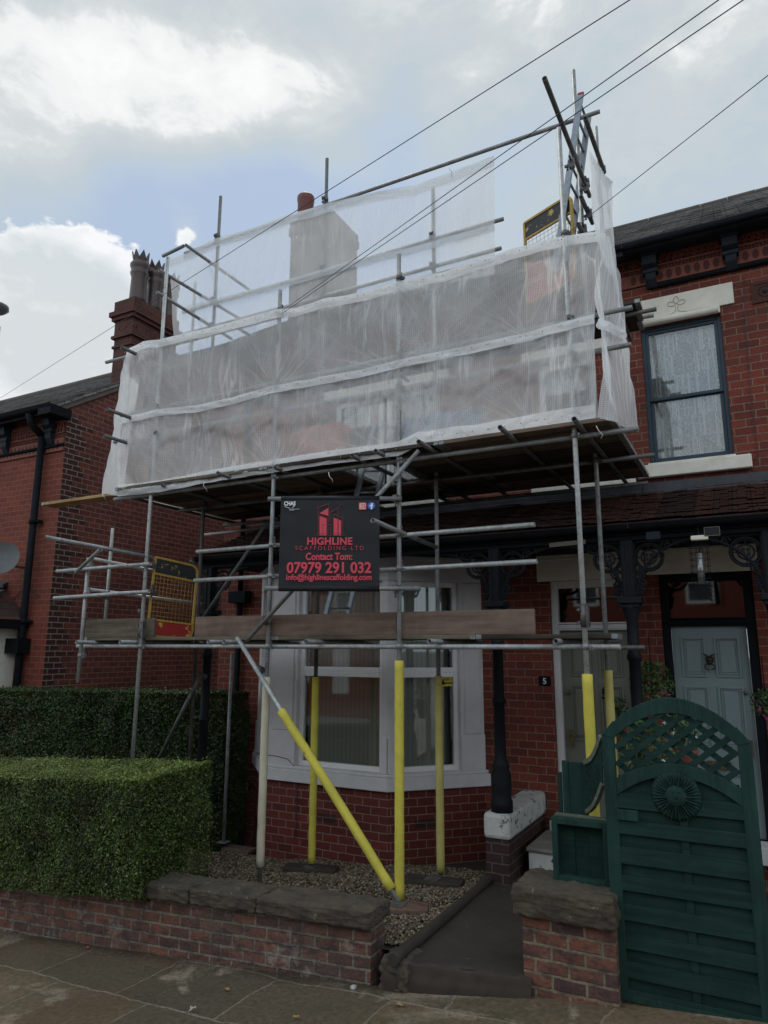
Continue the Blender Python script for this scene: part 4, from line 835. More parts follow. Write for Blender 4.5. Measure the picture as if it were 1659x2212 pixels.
for i in range(4): t0 = .15+i*.25; c = Vector((x1-.85*t0+.0, YL-.85+.83*t0, zb_+(zt_+.12-zb_)*t0+.05)); m.hexa([c+Vector(v) for v in ((-.1, -.05, -.06), (.12, .0, -.08), (.10, .12, -.02), (-.12, .08, 0), (-.1, -.05, .0), (.12, .0, -.02), (.10, .12, .04), (-.12, .08, .05))])
m.build('lead_hip', 'lead', b)
m = MB(); m.box((-14, YL-.9, zb_-.14), (x1+.02, YL-.82, zb_-.01)); m.box((x1-.06, YL-.82, zb_-.14), (x1+.02, YL, zb_-.01)); m.build('bay_gutter', 'black_paint', b)
xcol = xs(33, 1400, YL-.03); m = MB(); m.box((-14, YL-.72, -3), (xcol-.16, YL, zb_-.141)); m.box((xcol-.15, YL-.76, -3), (xcol, YL, zb_-.141)); m.build('bay_pier', 'white_stone', hl, bevel=.02)
# satellite dish
dc = at(5, 1208, Y=YL-.45); t = thing('satellite_dish', 'dark grey satellite dish on the left house, cut by the photo edge', 'satellite dish', (dc.x, YL, dc.z))
m = MB(); ax = Vector((.55, -.75, .25)).normalized(); a = ax.orthogonal().normalized(); b = ax.cross(a)
m.grid(lambda u, v: dc+(a*math.cos(u*6.2832)+b*math.sin(u*6.2832))*.29*v+ax*.07*v*v, 28, 6); m.build('dish', 'lamp_grey', t, fixn=False)
m = MB(); e = dc+ax*.45-Vector((0, 0, .12)); m.path([dc-Vector((0, 0, .22)), dc+ax*.2-Vector((0, 0, .25)), e-Vector((0, 0, .05))], .014); m.box(e-Vector((.05, .05, .03)), e+Vector((.06, .05, .04))); m.path([dc, dc+Vector((0, .3, -.1)), Vector((dc.x, YL, dc.z-.1))], .02); m.build('arm', 'lamp_grey', t)
pts = [(0, 1305), (25, 1298), (58, 1263), (85, 1290)]; MB().path([at(x, y, Y=YL-.015) for x, y in pts], .006, 5).build('cable', 'cable', hl)
pts = [(95, 1297), (118, 1304), (138, 1292), (160, 1262)]; q = [at(x, y, Y=YL-.015) for x, y in pts]; MB().path(q, .0035, 5).build('cable', 'timber_grey', hl)
q = [at(x, y, X=XG+.015) for x, y in ((163, 1262), (170, 1310), (190, 1380), (207, 1438), (215, 1447), (250, 1448))]; MB().path(q, .0035, 5).build('cable', 'timber_grey', hl)
# street lamp head far left
lp = at(-9, 705, Y=10); t = thing('street_lamp', 'grey street lamp head just inside the left edge against the clouds', 'street lamp', (lp.x, lp.y, -1))
MB().tube((lp.x-.0, lp.y, -1), (lp.x, lp.y, lp.z-.25), .07, r2=.05, hollow=False).build('pole', 'lamp_grey', t)
m = MB(); q = at(6, 735, Y=10); m.tube((lp.x, lp.y, lp.z-.35), (lp.x, lp.y, lp.z+.0), .11, hollow=False); m.build('collar', 'lamp_grey', t)
MB().lathe((lp.x-.15, lp.y, at(0, 656, Y=10).z-.22), [(.02, 0), (.24, .05), (.34, .14), (.33, .22), (.2, .29), (.05, .32)], 16).build('lamp_head', 'lamp_grey', t)
# houses across the street (seen only in the window panes)
for i, x0 in enumerate((-24, -16, -8, 0, 8)):
    t = thing('brick_house', 'red brick terrace house across the street, seen reflected in the glass', 'house', (x0+4, -14, 0), 'houses across the street')
    H = []
    for a in (1.0, 3.1, 5.6): H.append((x0+a, x0+a+1.1, 4.1, 5.9))
    H.append((x0+1.2, x0+4.2, .6, 2.9))
    m = MB(); wallm = wallfront(MB(), -14, x0, x0+8-.01, -1, 7, H, -.15)
    wallm.build('wall', 'brick_left', t); roofslab(m, x0, x0+8-.01, -13.6, 7, -18, 10); m.build('roof', 'slate', t)
    for a, b, c, d in H:
        m = MB(); frame4(m, a, b, c, d, -14.1, -14.02, .11); m.box((a, -14.09, (c+d)/2-.05), (b, -14.03, (c+d)/2+.05)); f = m.build('window', 'upvc', t); MB().box((a+.1, -14.08, c+.1), (b-.1, -14.07, d-.1)).build('pane', 'lead', f)
    MB().box((x0+5.6, -14.1, .1), (x0+6.5, -13.98, 2.3)).build('door', 'white_paint', t)
# ------------------------------------------------------------------ hedges
def hedge(name, label, outline, ztop_f, zbot_f, mat, dens, size, loc, group=None, core=.17):
    """outline: four plan corners (front-left, front-right, back-right, back-left); leaf faces over every side"""
    t = thing(name, label, 'hedge', loc); P = [Vector((x, y, 0)) for x, y in outline]
    c = sum(P, Vector())/4; m = MB(); ins = [p+Vector((math.copysign(core, c.x-p.x), math.copysign(core, (P[0].y+P[3].y-2*p.y) if i in (0, 3) else (P[1].y+P[2].y-2*p.y)), 0)) for i, p in enumerate(P)]
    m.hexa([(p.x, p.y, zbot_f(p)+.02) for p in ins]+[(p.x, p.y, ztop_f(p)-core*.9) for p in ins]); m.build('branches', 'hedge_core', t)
    pts = []
    def emit(fn, area, n):
        for _ in range(int(area*dens)): pts.append((fn(random.random(), random.random()), n))
    for i in (0, 1, 2, 3):
        a, b = P[i], P[(i+1) % 4]; d = b-a; n = Vector((d.y, -d.x, 0)).normalized()
        if n.dot(CAM-(a+b)/2) < 0 and i == 2: continue
        def fn(u, v, a=a, b=b, n=n):
            p = a.lerp(b, u); zb, zt = zbot_f(p), ztop_f(p); z = zb+(zt-zb)*v; lump = .07*nz(p.x*2.2+p.y*2, z*2.4)+.035*nz(p.x*6, z*6, p.y*6)+(.05*random.random() if random.random() < .02 else 0)
            rnd = max(0, (v-.9)/.1)*.04
            return p+n*(lump-rnd-random.random()**2*.09+.01)+Vector((0, 0, z))
        emit(fn, d.length*(ztop_f(a)-zbot_f(a)), n)
    def ft(u, v):
        p = (P[0].lerp(P[1], u)).lerp(P[3].lerp(P[2], u), v); return Vector((p.x, p.y, ztop_f(p)+.03*nz(p.x*2, p.y*3)+.015*nz(p.x*9, p.y*9)-random.random()**2*.07+(.05*random.random() if random.random() < .05 else 0)))
    emit(ft, (P[1]-P[0]).length*(P[2]-P[1]).length*1.3, Vector((0, 0, 1)))
    allp = pts
    for part, pts in (('leaves', [p for p in allp if p[1].z < .5]), ('lit_top_leaves', [p for p in allp if p[1].z > .5])):  # top leaves get the paler colour, light from above painted in
        if not pts: continue
        n = len(pts); C = np.array([p[0][:] for p in pts]); Nn = np.array([p[1][:] for p in pts])+rng.normal(0, .75, (n, 3)); Nn /= np.linalg.norm(Nn, axis=1)[:, None]
        T = np.cross(Nn, rng.normal(0, 1, (n, 3))); T /= np.linalg.norm(T, axis=1)[:, None]; B = np.cross(Nn, T); s = rng.uniform(.6, 1.3, n)[:, None]*size
        V = np.stack([C-T*s, C-B*s*.55+Nn*s*.12, C+T*s, C+B*s*.55+Nn*s*.12], 1).reshape(-1, 3)-np.array(loc); F = np.arange(n*4)
        me = bpy.data.meshes.new(part); me.vertices.add(len(V)); me.vertices.foreach_set('co', V.reshape(-1)); me.loops.add(len(F)); me.loops.foreach_set('vertex_index', F); me.polygons.add(n); me.polygons.foreach_set('loop_start', np.arange(0, n*4, 4)); me.update(calc_edges=True)
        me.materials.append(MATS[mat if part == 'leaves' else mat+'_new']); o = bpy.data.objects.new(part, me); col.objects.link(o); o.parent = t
    return t
cf = at(312, 1688, Y=4.93); cb = at(470, 1648, Y=5.85); x0 = cf.x
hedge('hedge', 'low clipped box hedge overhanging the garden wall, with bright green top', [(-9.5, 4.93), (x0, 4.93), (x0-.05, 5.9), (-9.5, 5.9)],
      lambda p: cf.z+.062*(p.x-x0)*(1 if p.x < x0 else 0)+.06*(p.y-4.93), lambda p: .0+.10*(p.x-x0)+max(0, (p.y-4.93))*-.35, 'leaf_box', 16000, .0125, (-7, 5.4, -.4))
bR, bL = at(488, 1502, Y=7.85), at(0, 1497, Y=6.6)
dz = (bR.z-bL.z)/(bR.x-bL.x)
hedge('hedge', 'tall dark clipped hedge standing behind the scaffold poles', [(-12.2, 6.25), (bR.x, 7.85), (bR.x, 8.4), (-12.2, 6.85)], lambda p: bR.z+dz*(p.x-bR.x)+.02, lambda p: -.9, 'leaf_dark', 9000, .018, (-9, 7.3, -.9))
# ------------------------------------------------------------------ garden wall, pier
def rough(a, b, name, mat, par, sub=14, amp=.02, seed=0, rnd=.04):
    """hewn stone block"""
    (x0, y0, z0), (x1, y1, z1) = a, b; bm = bmesh.new(); bmesh.ops.create_cube(bm, size=1)
    bmesh.ops.subdivide_edges(bm, edges=bm.edges, cuts=sub, use_grid_fill=True); c = Vector(((x0+x1)/2, (y0+y1)/2, (z0+z1)/2)); s = Vector((x1-x0, y1-y0, z1-z0)); h = s/2; r = rnd
    for v in bm.verts:
        p = Vector((v.co.x*s.x, v.co.y*s.y, v.co.z*s.z)); q = Vector([max(-h[i]+r, min(h[i]-r, p[i])) for i in range(3)]); d = p-q
        if d.length > 1e-6: p = q+d.normalized()*min(r, d.length)*1.0
        w = c+p; nn = d.normalized() if d.length > 1e-6 else Vector((0, 0, 1)); w += nn*(amp*noise.noise(w*9+Vector((seed, 0, 0)))+amp*1.0*noise.noise(w*26)+amp*.5*noise.noise(w*3.1)+amp*.7*noise.noise(w*60)); v.co = w
    vs = [v.co.copy() for v in bm.verts]; fs = [[v.index for v in f.verts] for f in bm.faces]; bm.free(); return MB().add(vs, fs, True).build(name, mat, par)
t = thing('garden_wall', 'low old brick garden wall with weathered stone coping, below the hedge', 'garden wall', (-5.5, 5.25, -.4))
XE = at(800, 2128, Y=5.1).x; wz = lambda x: .115+.058*(x-XE)
m = MB(); n = 16
for i in range(n):
    a, b = -10+(XE+10)*i/n, -10+(XE+10)*(i+1)/n
    m.add([(a, 5.1, zp(a)-.1), (b, 5.1, zp(b)-.1), (b, 5.1, wz(b)), (a, 5.1, wz(a))], [(0, 1, 2, 3)]); m.add([(b, 5.33, zp(b)-.1), (a, 5.33, zp(a)-.1), (a, 5.33, wz(a)), (b, 5.33, wz(b))], [(0, 1, 2, 3)])
m.add([(XE, 5.1, -.5), (XE, 5.33, -.5), (XE, 5.33, wz(XE)), (XE, 5.1, wz(XE))], [(0, 1, 2, 3)])
def wuv(p): return (p.x if abs(p.x-XE) > 1e-4 or p.y < 5.11 else p.x+(p.y-5.1), p.z-.06*(p.x-XE)-.012)
m.build('brickwork', 'brick_wall', t, uvf=wuv)
cuts = [XE+.03, XE-1.05, XE-1.78, XE-2.7, XE-3.6, XE-4.6]
for i, (b, a) in enumerate(zip(cuts, cuts[1:])):
    o = rough((a+.008, 5.03, 0), (b-.008, 5.40, .135), 'coping_stone', 'coping', t, 26, .011, i*7, .028)
    for v in o.data.vertices: v.co.z += wz(v.co.x-5.5)+.0
t = thing('gate_pier', 'short brick gate pier capped with a rough dark stone, beside the green gate', 'gate pier', (-1.3, 5.45, -.16))
pa, pb = at(1133, 2137, Y=5.3), at(1338, 2180, Y=5.3); zc = at(1125, 1972, Y=5.28).z
MB().box((pa.x, 5.3, -.4), (pb.x, 5.62, zc)).build('brickwork', 'brick_pier', t, uvf=lambda p: (p.x+(p.y-5.3)+.04, p.z+.02))
rough((pa.x-.05, 5.22, zc-.005), (pb.x+.02, 5.70, zc+.20), 'coping_stone', 'coping', t, 26, .013, 31, .03)
# ground-level kerb of the bed
t = tag(MB().path([p+Vector((0, 0, .01)) for p in [eL[0]+(eL[0]-eL[1])*.25]+eL], [.045, .047, .046, .044, .042, .042], 9).build('bed_edging', 'concrete'), 'worn round concrete edging between the pebbles and the path', 'edging')
t = tag(rough((-2.70, 5.05, -.32), (-2.46, 5.36, -.06), 'stone_block', 'coping', None, 16, .022, 77, .05), 'broken mossy stone lump at the end of the garden wall', 'stone')
# ------------------------------------------------------------------ gate
YGt = 5.38
t = thing('garden_gate', 'arched dark green timber gate with diamond lattice top and sun face', 'gate', (-.6, YGt, -.1))
gx0, gx1 = at(1322, 1900, Y=YGt).x, at(1645, 1900, Y=YGt).x; gx0 = -1.05; gx1 = -.085; gzb = -.10; gsh = 1.60; gtop = 1.875; gw = gx1-gx0; gc = (gx0+gx1)/2
sw = .085
m = MB(); m.prism([(gx0, YGt, gzb), (gx0+sw, YGt, gzb), (gx0+sw, YGt, gsh+.10), (gx0, YGt, gsh-.0)], (0, .045, 0)); m.build('stile', 'green_wood', t, bevel=.004)
m = MB(); m.prism([(gx1-sw, YGt, gzb), (gx1, YGt, gzb), (gx1, YGt, gsh), (gx1-sw, YGt, gsh+.10)], (0, .045, 0)); m.build('stile', 'green_wood', t, bevel=.004)
def arcpts(x0, x1, ze, zt, n=20): return [(x0+(x1-x0)*i/n, ze+(zt-ze)*(1-((i/n*2-1)**2))) for i in range(n+1)]
def archbar(m, up, lo, y0, y1):
    P = [(x, y0, z) for x, z in up]; Q = [(x, y0, z) for x, z in lo]; n = len(P)
    vs = P+Q+[(x, y1, z) for x, _, z in P]+[(x, y1, z) for x, _, z in Q]
    fs = []
    for i in range(n-1): fs += [(i, n+i, n+i+1, i+1), (2*n+i, 2*n+i+1, 3*n+i+1, 3*n+i), (i, i+1, 2*n+i+1, 2*n+i), (n+i, 3*n+i, 3*n+i+1, n+i+1)]
    fs += [(0, 2*n, 3*n, n), (n-1, 2*n-1, 4*n-1, 3*n-1)]; m.add(vs, fs)
m = MB(); archbar(m, arcpts(gx0+.0, gx1-.0, gsh, gtop), arcpts(gx0+sw, gx1-sw, gsh-.02, gtop-.105), YGt-.004, YGt+.05); m.build('top_rail', 'green_wood', t, bevel=.004)
me_, mt_ = 1.235, 1.434; m = MB(); archbar(m, arcpts(gx0+sw, gx1-sw, me_+.07, mt_), arcpts(gx0+sw, gx1-sw, me_-.04, mt_-.085), YGt-.003, YGt+.046); m.build('middle_rail', 'green_wood', t, bevel=.004)
def clipseg(p, q, inside, n=60):
    pts = [p.lerp(q, i/n) for i in range(n+1)]; run = [w for w in pts if inside(w)]; return (run[0], run[-1]) if len(run) > 3 else None
top_f = lambda x: gsh+(gtop-gsh)*(1-((x-gc)/(gw/2))**2)-.05; low_f = lambda x: me_+.06+(mt_-me_-.07)*(1-((x-gc)/(gw/2-sw))**2)-.03
ins = lambda w: gx0+sw*.8 < w.x < gx1-sw*.8 and low_f(w.x) < w.z < top_f(w.x)
m = MB(); sp = .150; k = -12
for k in range(-14, 16):
    for s, yy in ((1, YGt+.012), (-1, YGt+.026)):
        a = Vector((gc+k*sp-.9*s, yy, 1.35-.9*.78)); b = Vector((gc+k*sp+.9*s, yy, 1.35+.9*.78)); c = clipseg(a, b, ins)
        if c: m.bar(c[0], c[1], .034 if True else 0, .012, (0, 1, 0)) if False else m.bar(c[0], c[1], .011, .040, (Vector((0, 1, 0))).cross((b-a).normalized()))
m.build('lattice', 'green_slat', t)
m = MB(); ed = [-.107, -.041, .03, .132, .21, .308, .387, .486, .576, .672, .747, .855, .941, 1.029, 1.111, 1.21, 1.34]
for k, (z, zt) in enumerate(zip(ed, ed[1:])):
    xm0, xm1 = gx0+sw-.01, gx1-sw+.01; yy = YGt+.002 if k % 2 == 0 else YGt+.030
    if z > me_-.05:
        v = [x for x in [xm0+(xm1-xm0)*i/40 for i in range(41)] if low_f(x) > z+.06]
        if not v: break
        xm0, xm1 = v[0], v[-1]
    if k == 15: zt = 1.31
    o_z = .0 if k % 2 == 0 else .014
    m.hexa([(xm0, yy, z-o_z), (xm1, yy, z-o_z), (xm1, yy+.014, z-o_z), (xm0, yy+.014, z-o_z), (xm0, yy+.003, zt+o_z), (xm1, yy+.003, zt+o_z), (xm1, yy+.017, zt+o_z), (xm0, yy+.017, zt+o_z)])
b_ = m.build('slats', 'green_slat', t, bevel=.002)
m = MB(); m.box((gc+.005, YGt+.0175, gzb), (gc+.052, YGt+.0295, 1.2)); m.build('batten', 'green_slat', t)
m = MB(); m.box((gx0+sw-.005, YGt-.016, 1.035), (gx0+sw+.135, YGt+.001, 1.105)); m.build('latch_block', 'green_wood', t, bevel=.003)
MB().box((gx0, YGt-.006, gzb-.01), (gx1, YGt+.004, gzb+.03)).build('bottom_rail', 'green_wood', t, bevel=.003)
sc_ = at(1460, 1720, Y=YGt-.02); m = MB(); n = 38; SK = 1.36
for k in range(n):
    a = k*2*math.pi/n; r1, r2 = .05, (.125 if k % 2 else .118); w = .0085; big = k % 4 == 0; ca, sa = math.cos(a), math.sin(a); P = lambda r, s, y: (sc_.x+ca*r-sa*s, y, sc_.z+sa*r+ca*s); yb = YGt-.002; yf = YGt-.02
    m.add([P(r1, -w*.7, yb), P(r1, w*.7, yb), P(r2*.75, w, yb), P(r2, 0, yb), P(r2*.75, -w, yb), P(r1, 0, yf-.004), P(r2*.72, 0, yf-(.004 if big else 0))], [(0, 1, 5), (1, 2, 6, 5), (2, 3, 6), (3, 4, 6), (4, 0, 5, 6)])
    if big: m.add([P(r1*.8, -.014, yb), P(r1*.8, .014, yb), P(.095, 0, yf), P(r1*.9, 0, yf-.008)], [(0, 3, 2), (3, 1, 2), (0, 1, 3)])
m.lathe((sc_.x, YGt+.0, sc_.z), [(.118, 0), (.10, .006)], 30, (0, -1, 0)); m.lathe((sc_.x, YGt-.008, sc_.z), [(.054, 0), (.05, .012), (.038, .022), (.018, .028)], 22, (0, -1, 0))
yf = YGt-.033; X_, Z_ = sc_.x, sc_.z
m.path([(X_, yf+.002, Z_+.018), (X_, yf-.008, Z_-.004), (X_, yf, Z_-.008)], [.004, .007, .004], 6)
for s in (-1, 1): m.path([(X_+s*.006, yf-.001, Z_+.018), (X_+s*.018, yf, Z_+.024), (X_+s*.034, yf+.010, Z_+.016)], .003, 5); m.lathe((X_+s*.019, yf+.006, Z_+.010), [(.008, 0), (.006, .004), (.002, .006)], 8, (0, -1, 0)); m.lathe((X_+s*.024, yf+.008, Z_-.012), [(.011, 0), (.008, .005)], 8, (0, -1, 0))
m.path([(X_-.018, yf+.004, Z_-.018), (X_-.008, yf-.001, Z_-.024), (X_+.008, yf-.001, Z_-.024), (X_+.018, yf+.004, Z_-.018)], .0035, 5)
m.v = [(sc_.x+(v[0]-sc_.x)*SK, YGt+(v[1]-YGt)*1.2, sc_.z+(v[2]-sc_.z)*SK) for v in m.v]
m.build('sun_face', 'green_wood', t)
# fence pieces left of the gate
t = thing('timber_frame_box', 'small open green timber frame standing on the pier stone', 'timber frame', (-1.3, 5.5, .6))
qa, qb, qc, qd = at(1192, 1764, Y=5.50), at(1312, 1771, Y=5.50), at(1322, 1912, Y=5.50), at(1197, 1898, Y=5.50)
bx0, bx1, bz0, bz1 = qd.x, qc.x, qd.z-.01, qa.z
m = MB(); frame4(m, bx0, bx1, bz0, bz1, 5.48, 5.56, .042); m.build('frame', 'green_wood', t, bevel=.004); m = MB(); m.box((bx0+.002, 5.56, bz1-.012), (bx1-.002, 5.64, bz1+.006)); m.build('ledge', 'green_top', t)
for i in range(4): a = bx0+.03+i*.112; MB().box((a, 5.575+.012*(i%2), bz0+.01), (a+.116, 5.586+.012*(i%2), bz1-.013)).build('board', 'green_slat', t, bevel=.003)
t = thing('fence_panel', 'green fence boards with a curved lattice side running back from the gate', 'fence panel', (-1.2, 5.8, .6))
for (xa_, xb_, yt, yy) in ((1228, 1264, 1646, 5.66), (1213, 1227, 1643, 5.70), (1204, 1212, 1668, 5.78)):
    a, b = at(xa_, yt, Y=yy), at(xb_, yt, Y=yy); MB().box((a.x, yy, bz1-.1 if yy < 5.7 else .0), (b.x, yy+.03, a.z)).build('board', 'green_wood', t, bevel=.003)
a, b = at(1264, 1646, Y=5.66), at(1300, 1590, Y=5.46); pts = [a.lerp(b, i/8)-Vector((0, 0, .05*math.sin(i/8*math.pi))) for i in range(9)]
a2, b2 = at(1268, 1750, Y=5.66), at(1302, 1690, Y=5.46); pts2 = [a2.lerp(b2, i/8)-Vector((0, 0, .04*math.sin(i/8*math.pi))) for i in range(9)]
m = MB(); 
for i in range(8): m.bar(pts[i], pts[i+1], .035, .035)
m.build('curved_rail', 'green_top', t); m = MB()
for i in range(8): m.bar(pts2[i]-Vector((0,0,.01)), pts2[i+1]-Vector((0,0,.01)), .03, .03)
m.build('curved_rail', 'green_top', t)
m = MB()
for i in range(-8, 14):
    for s in (1, -1):
        seg = []
        for k in range(41):
            u = i/7+s*(k/40)*.75; v = k/40
            if 0 <= u <= 1: p = pts2[0].lerp(pts2[8], u)-Vector((0, 0, .04*math.sin(u*math.pi))); q = pts[0].lerp(pts[8], u)-Vector((0, 0, .05*math.sin(u*math.pi))); seg.append(p.lerp(q, v))
        if len(seg) > 2: m.bar(seg[0], seg[-1], .008, .016)
m.build('lattice', 'green_slat', t)
# ------------------------------------------------------------------ scaffold
TR = .0235
sf = thing('scaffold', 'grey steel tube scaffold wrapped round the front of the house with the bay window', 'scaffold', (-3.9, 6.6, 0))
SX = [-6.54, -4.65, -3.07, -1.29]
tubes = []
def tb(name, p, q, mat='galv', r=TR): return MB().tube(p, q, r).build(name, mat, sf)
def vert(x, y, z0, z1, mat='galv'): return tb('standard', (x, y, z0), (x, y, z1), mat)
ztO = [at(357, 558, Y=YO).z, at(605, 627, Y=YO).z, at(861, 550, Y=YO).z, at(1204, 278, Y=YO).z]
ztI = [at(475, 425, Y=YI).z, at(709, 342, Y=YI).z, at(938, 403, Y=YI).z, at(1245, 150, Y=YI).z]
sO = [vert(x, YO, zg(x, YO)+.03, z, 'galv_light' if i in (0, 3) else 'galv') for i, (x, z) in enumerate(zip(SX, ztO))]
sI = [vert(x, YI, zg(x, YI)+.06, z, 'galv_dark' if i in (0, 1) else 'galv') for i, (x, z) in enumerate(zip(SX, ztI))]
def sleeve(par, x, y, z0, z1, mat, r=.043):
    m = MB(); n = 24; m.path([(x+.003*nz(i*.8, x), y+.003*nz(x, i*.9), z0+(z1-z0)*i/n) for i in range(n+1)], [r*(1+.035*nz(i*.7, x*3)) for i in range(n+1)], 18)
    return m.build('foam_sleeve', mat, par)
sleeve(sO[2], SX[2], YO, zg(SX[2], YO)+.05, at(858, 1427, Y=YO).z, 'yellow_foam', .0445); sleeve(sO[3], SX[3], YO, zg(SX[3], YO)+.05, at(1268, 1456, Y=YO).z, 'yellow_foam', .0445)
sleeve(sI[1], SX[1], YI, zg(SX[1], YI)+.08, at(680, 1462, Y=YI).z, 'yellow_foam', .042); sleeve(sI[2], SX[2], YI, zg(SX[2], YI)+.08, at(952, 1460, Y=YI).z, 'yellow_old', .042); sleeve(sI[3], SX[3], YI, zg(SX[3], YI)+.08, at(1320, 1448, Y=YI).z, 'yellow_old', .042)
a = at(563, 1462, Y=YO-.0); b = at(553, 1870, Y=YO); o = sleeve(sO[1], SX[1], YO, b.z, a.z, 'cream_sleeve', .042)
# extra posts: half-height post at the bed's end and stub posts of the side bay
p = at(483, 1818, Y=7.74); vert(p.x, 7.74, p.z, 2.15); MB().box((p.x-.07, 7.67, p.z-.006), (p.x+.07, 7.81, p.z)).build('base_plate', 'galv', sf)
p, q = at(190, 1205, Y=YO-.02), at(170, 1475, Y=YO-.02); xq = (p.x+q.x)/2; vert(xq, YO-.02, q.z, p.z, 'galv_light'); XS0 = xq
p, q = at(242, 1141, Y=YI), at(227, 1359, Y=YI); xq2 = (p.x+q.x)/2; vert(xq2, YI, 2.2, p.z, 'galv_light')
vert(at(1287, 275, Y=7.9).x, 7.9, 6.2, at(1287, 275, Y=7.9).z)
vert(at(422, 610, Y=8.05).x, 8.05, 5.0, at(422, 610, Y=8.05).z); vert(at(655, 517, Y=8.05).x, 8.05, 5.0, at(655, 517, Y=8.05).z, 'galv_dark')
def hz(name, x0, y0, x1, y1, Y, mat='galv', zlock=False):
    a, b = at(x0, y0, Y=Y), at(x1, y1, Y=Y)
    if zlock: a.z = b.z = (a.z+b.z)/2
    return tb(name, a, b, mat)
LO, LI = YO+.052, YI+.052
ZD = 4.11
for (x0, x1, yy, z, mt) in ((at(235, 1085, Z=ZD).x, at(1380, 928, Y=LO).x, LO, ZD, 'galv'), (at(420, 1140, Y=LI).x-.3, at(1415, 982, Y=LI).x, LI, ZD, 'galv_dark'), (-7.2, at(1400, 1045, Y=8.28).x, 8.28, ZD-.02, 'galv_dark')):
    tb('ledger', (x0 if x0 > -7.4 else -7.25, yy, z), (x1, yy, z), mt)
zl = at(1000, 1397, Y=LO).z; tb('ledger', (at(165, 1413, Y=LO).x, LO, zl), (at(1340, 1387, Y=LO).x, LO, zl), 'galv_light'); tb('ledger', (at(200, 1415, Y=LI).x, LI, zl-.0), (at(1393, 1401, Y=LI).x, LI, zl), 'galv_dark')
zl3 = zl
# transoms of both decks
for (x, y) in [(1240, 905), (1080, 923), (904, 954), (811, 974), (760, 984), (594, 1010), (470, 1022), (350, 1048), (226, 1071)]:
    p = at(x, y, Z=ZD+.05); X = max(p.x, -7.15); tb('transom', (X, p.y, ZD+.05), (X+.02, 8.5, ZD+.05), 'galv_dark')
for (x, y) in [(163, 1406), (258, 1402), (449, 1397), (483, 1396), (660, 1391), (927, 1383)]:
    p = at(x, y, Y=5.93); tb('transom', (p.x, 5.93, zl+.048), (p.x+.01, YI+.22, zl+.048), 'galv')
tb('transom', (at(1215, 1380, Y=6.3).x, 6.05, zl+.048), (at(1215, 1380, Y=6.3).x, YI+.2, zl+.048), 'galv')
# guard rails
RA = [(425, 1196, 1155, 1128), (420, 1257, 1160, 1209)]
for a in RA: hz('guard_rail', *a, LO, 'galv_light', True)
hz('guard_rail', 123, 1234, 325, 1218, YO-.055, 'galv_light'); hz('guard_rail', 117, 1292, 322, 1278, YO-.055, 'galv_light')
hz('guard_rail', 440, 1156, 580, 1139, YI+.9, 'galv_light')
p, q = at(98, 1160, Y=5.25), at(331, 1204, Y=6.22); tb('transom', p, q)
p, q = at(217, 1187, Y=5.65), at(164, 1236, Y=5.95); tb('brace', p, q)
tb('side_rail', at(183, 1272, Y=YO+.03), at(466, 1309, Y=7.9), 'galv_light'); tb('side_rail', at(196, 1206, Y=YO+.03), at(448, 1256, Y=7.9), 'galv_light')
tb('transom', at(805, 1124, X=SX[2]+.05), at(942, 1182, X=SX[2]+.05))
# lower net rails (front) and upper rails (inner row)
YB = YO+.05
hz('guard_rail', 230, 776, 1288, 512, YB, 'galv', True); hz('guard_rail', 262, 898, 1366, 664, YB, 'galv', True); hz('guard_rail', 247, 955, 1364, 744, YB, 'galv', True)
YU = YI-.05
hz('guard_rail', 400, 532, 1297, 261, YU, 'galv', True); hz('guard_rail', 396, 664, 1088, 486, YU, 'galv', True); hz('guard_rail', 400, 716, 1083, 543, YU, 'galv', True)
hz('guard_rail', 1100, 560, 1410, 683, 7.9, 'galv', True) if False else tb('guard_rail', at(1316, 697, Y=7.6), at(1412, 681, Y=7.6))
zt = at(352, 553, Y=YO); tb('ledger', (zt.x, YO, zt.z), (zt.x+.42, YO-.05, zt.z))
for (x0, y0, x1, y1, X) in ((401, 529, 537, 625, -6.6), (344, 583, 520, 690, -6.75), (339, 631, 500, 732, -6.75)): tb('transom', at(x0, y0, X=X), at(x1, y1, X=X))
for (x0, y0) in ((262, 750), (231, 884), (225, 941)):
    p = at(x0, y0, X=-6.95); tb('transom', p, p+Vector((.05, 2.35, 0)), 'galv_dark')
for (x0, y0) in ((500, 640), (800, 700), (985, 660), (660, 690)): 
    p = at(x0, y0+60, Y=YI+.1); tb('transom', p, p+Vector((0, 1.1, 0)), 'galv_dark')
# right-hand top corner
XR = SX[3]+.05
tb('transom', at(1176, 169, X=XR), at(1268, 408, X=XR)+Vector((0, .15, 0)), 'galv_dark'); tb('transom', at(1255, 425, X=XR), at(1276, 472, X=XR)+Vector((0, .1, 0)), 'galv_dark')
tb('transom', at(1249, 484, X=XR), at(1262, 506, X=XR)+Vector((0, .5, 0)), 'galv_dark'); tb('transom', at(1264, 255, X=-1.05), at(1305, 371, X=-1.05), 'galv_dark')
for (x0, y0, x1, y1, Y) in ((1239, 593, 1340, 575, 7.4), (1285, 755, 1364, 742, YB), (1288, 680, 1365, 665, YB), (1300, 610, 1332, 600, 7.6)): pass
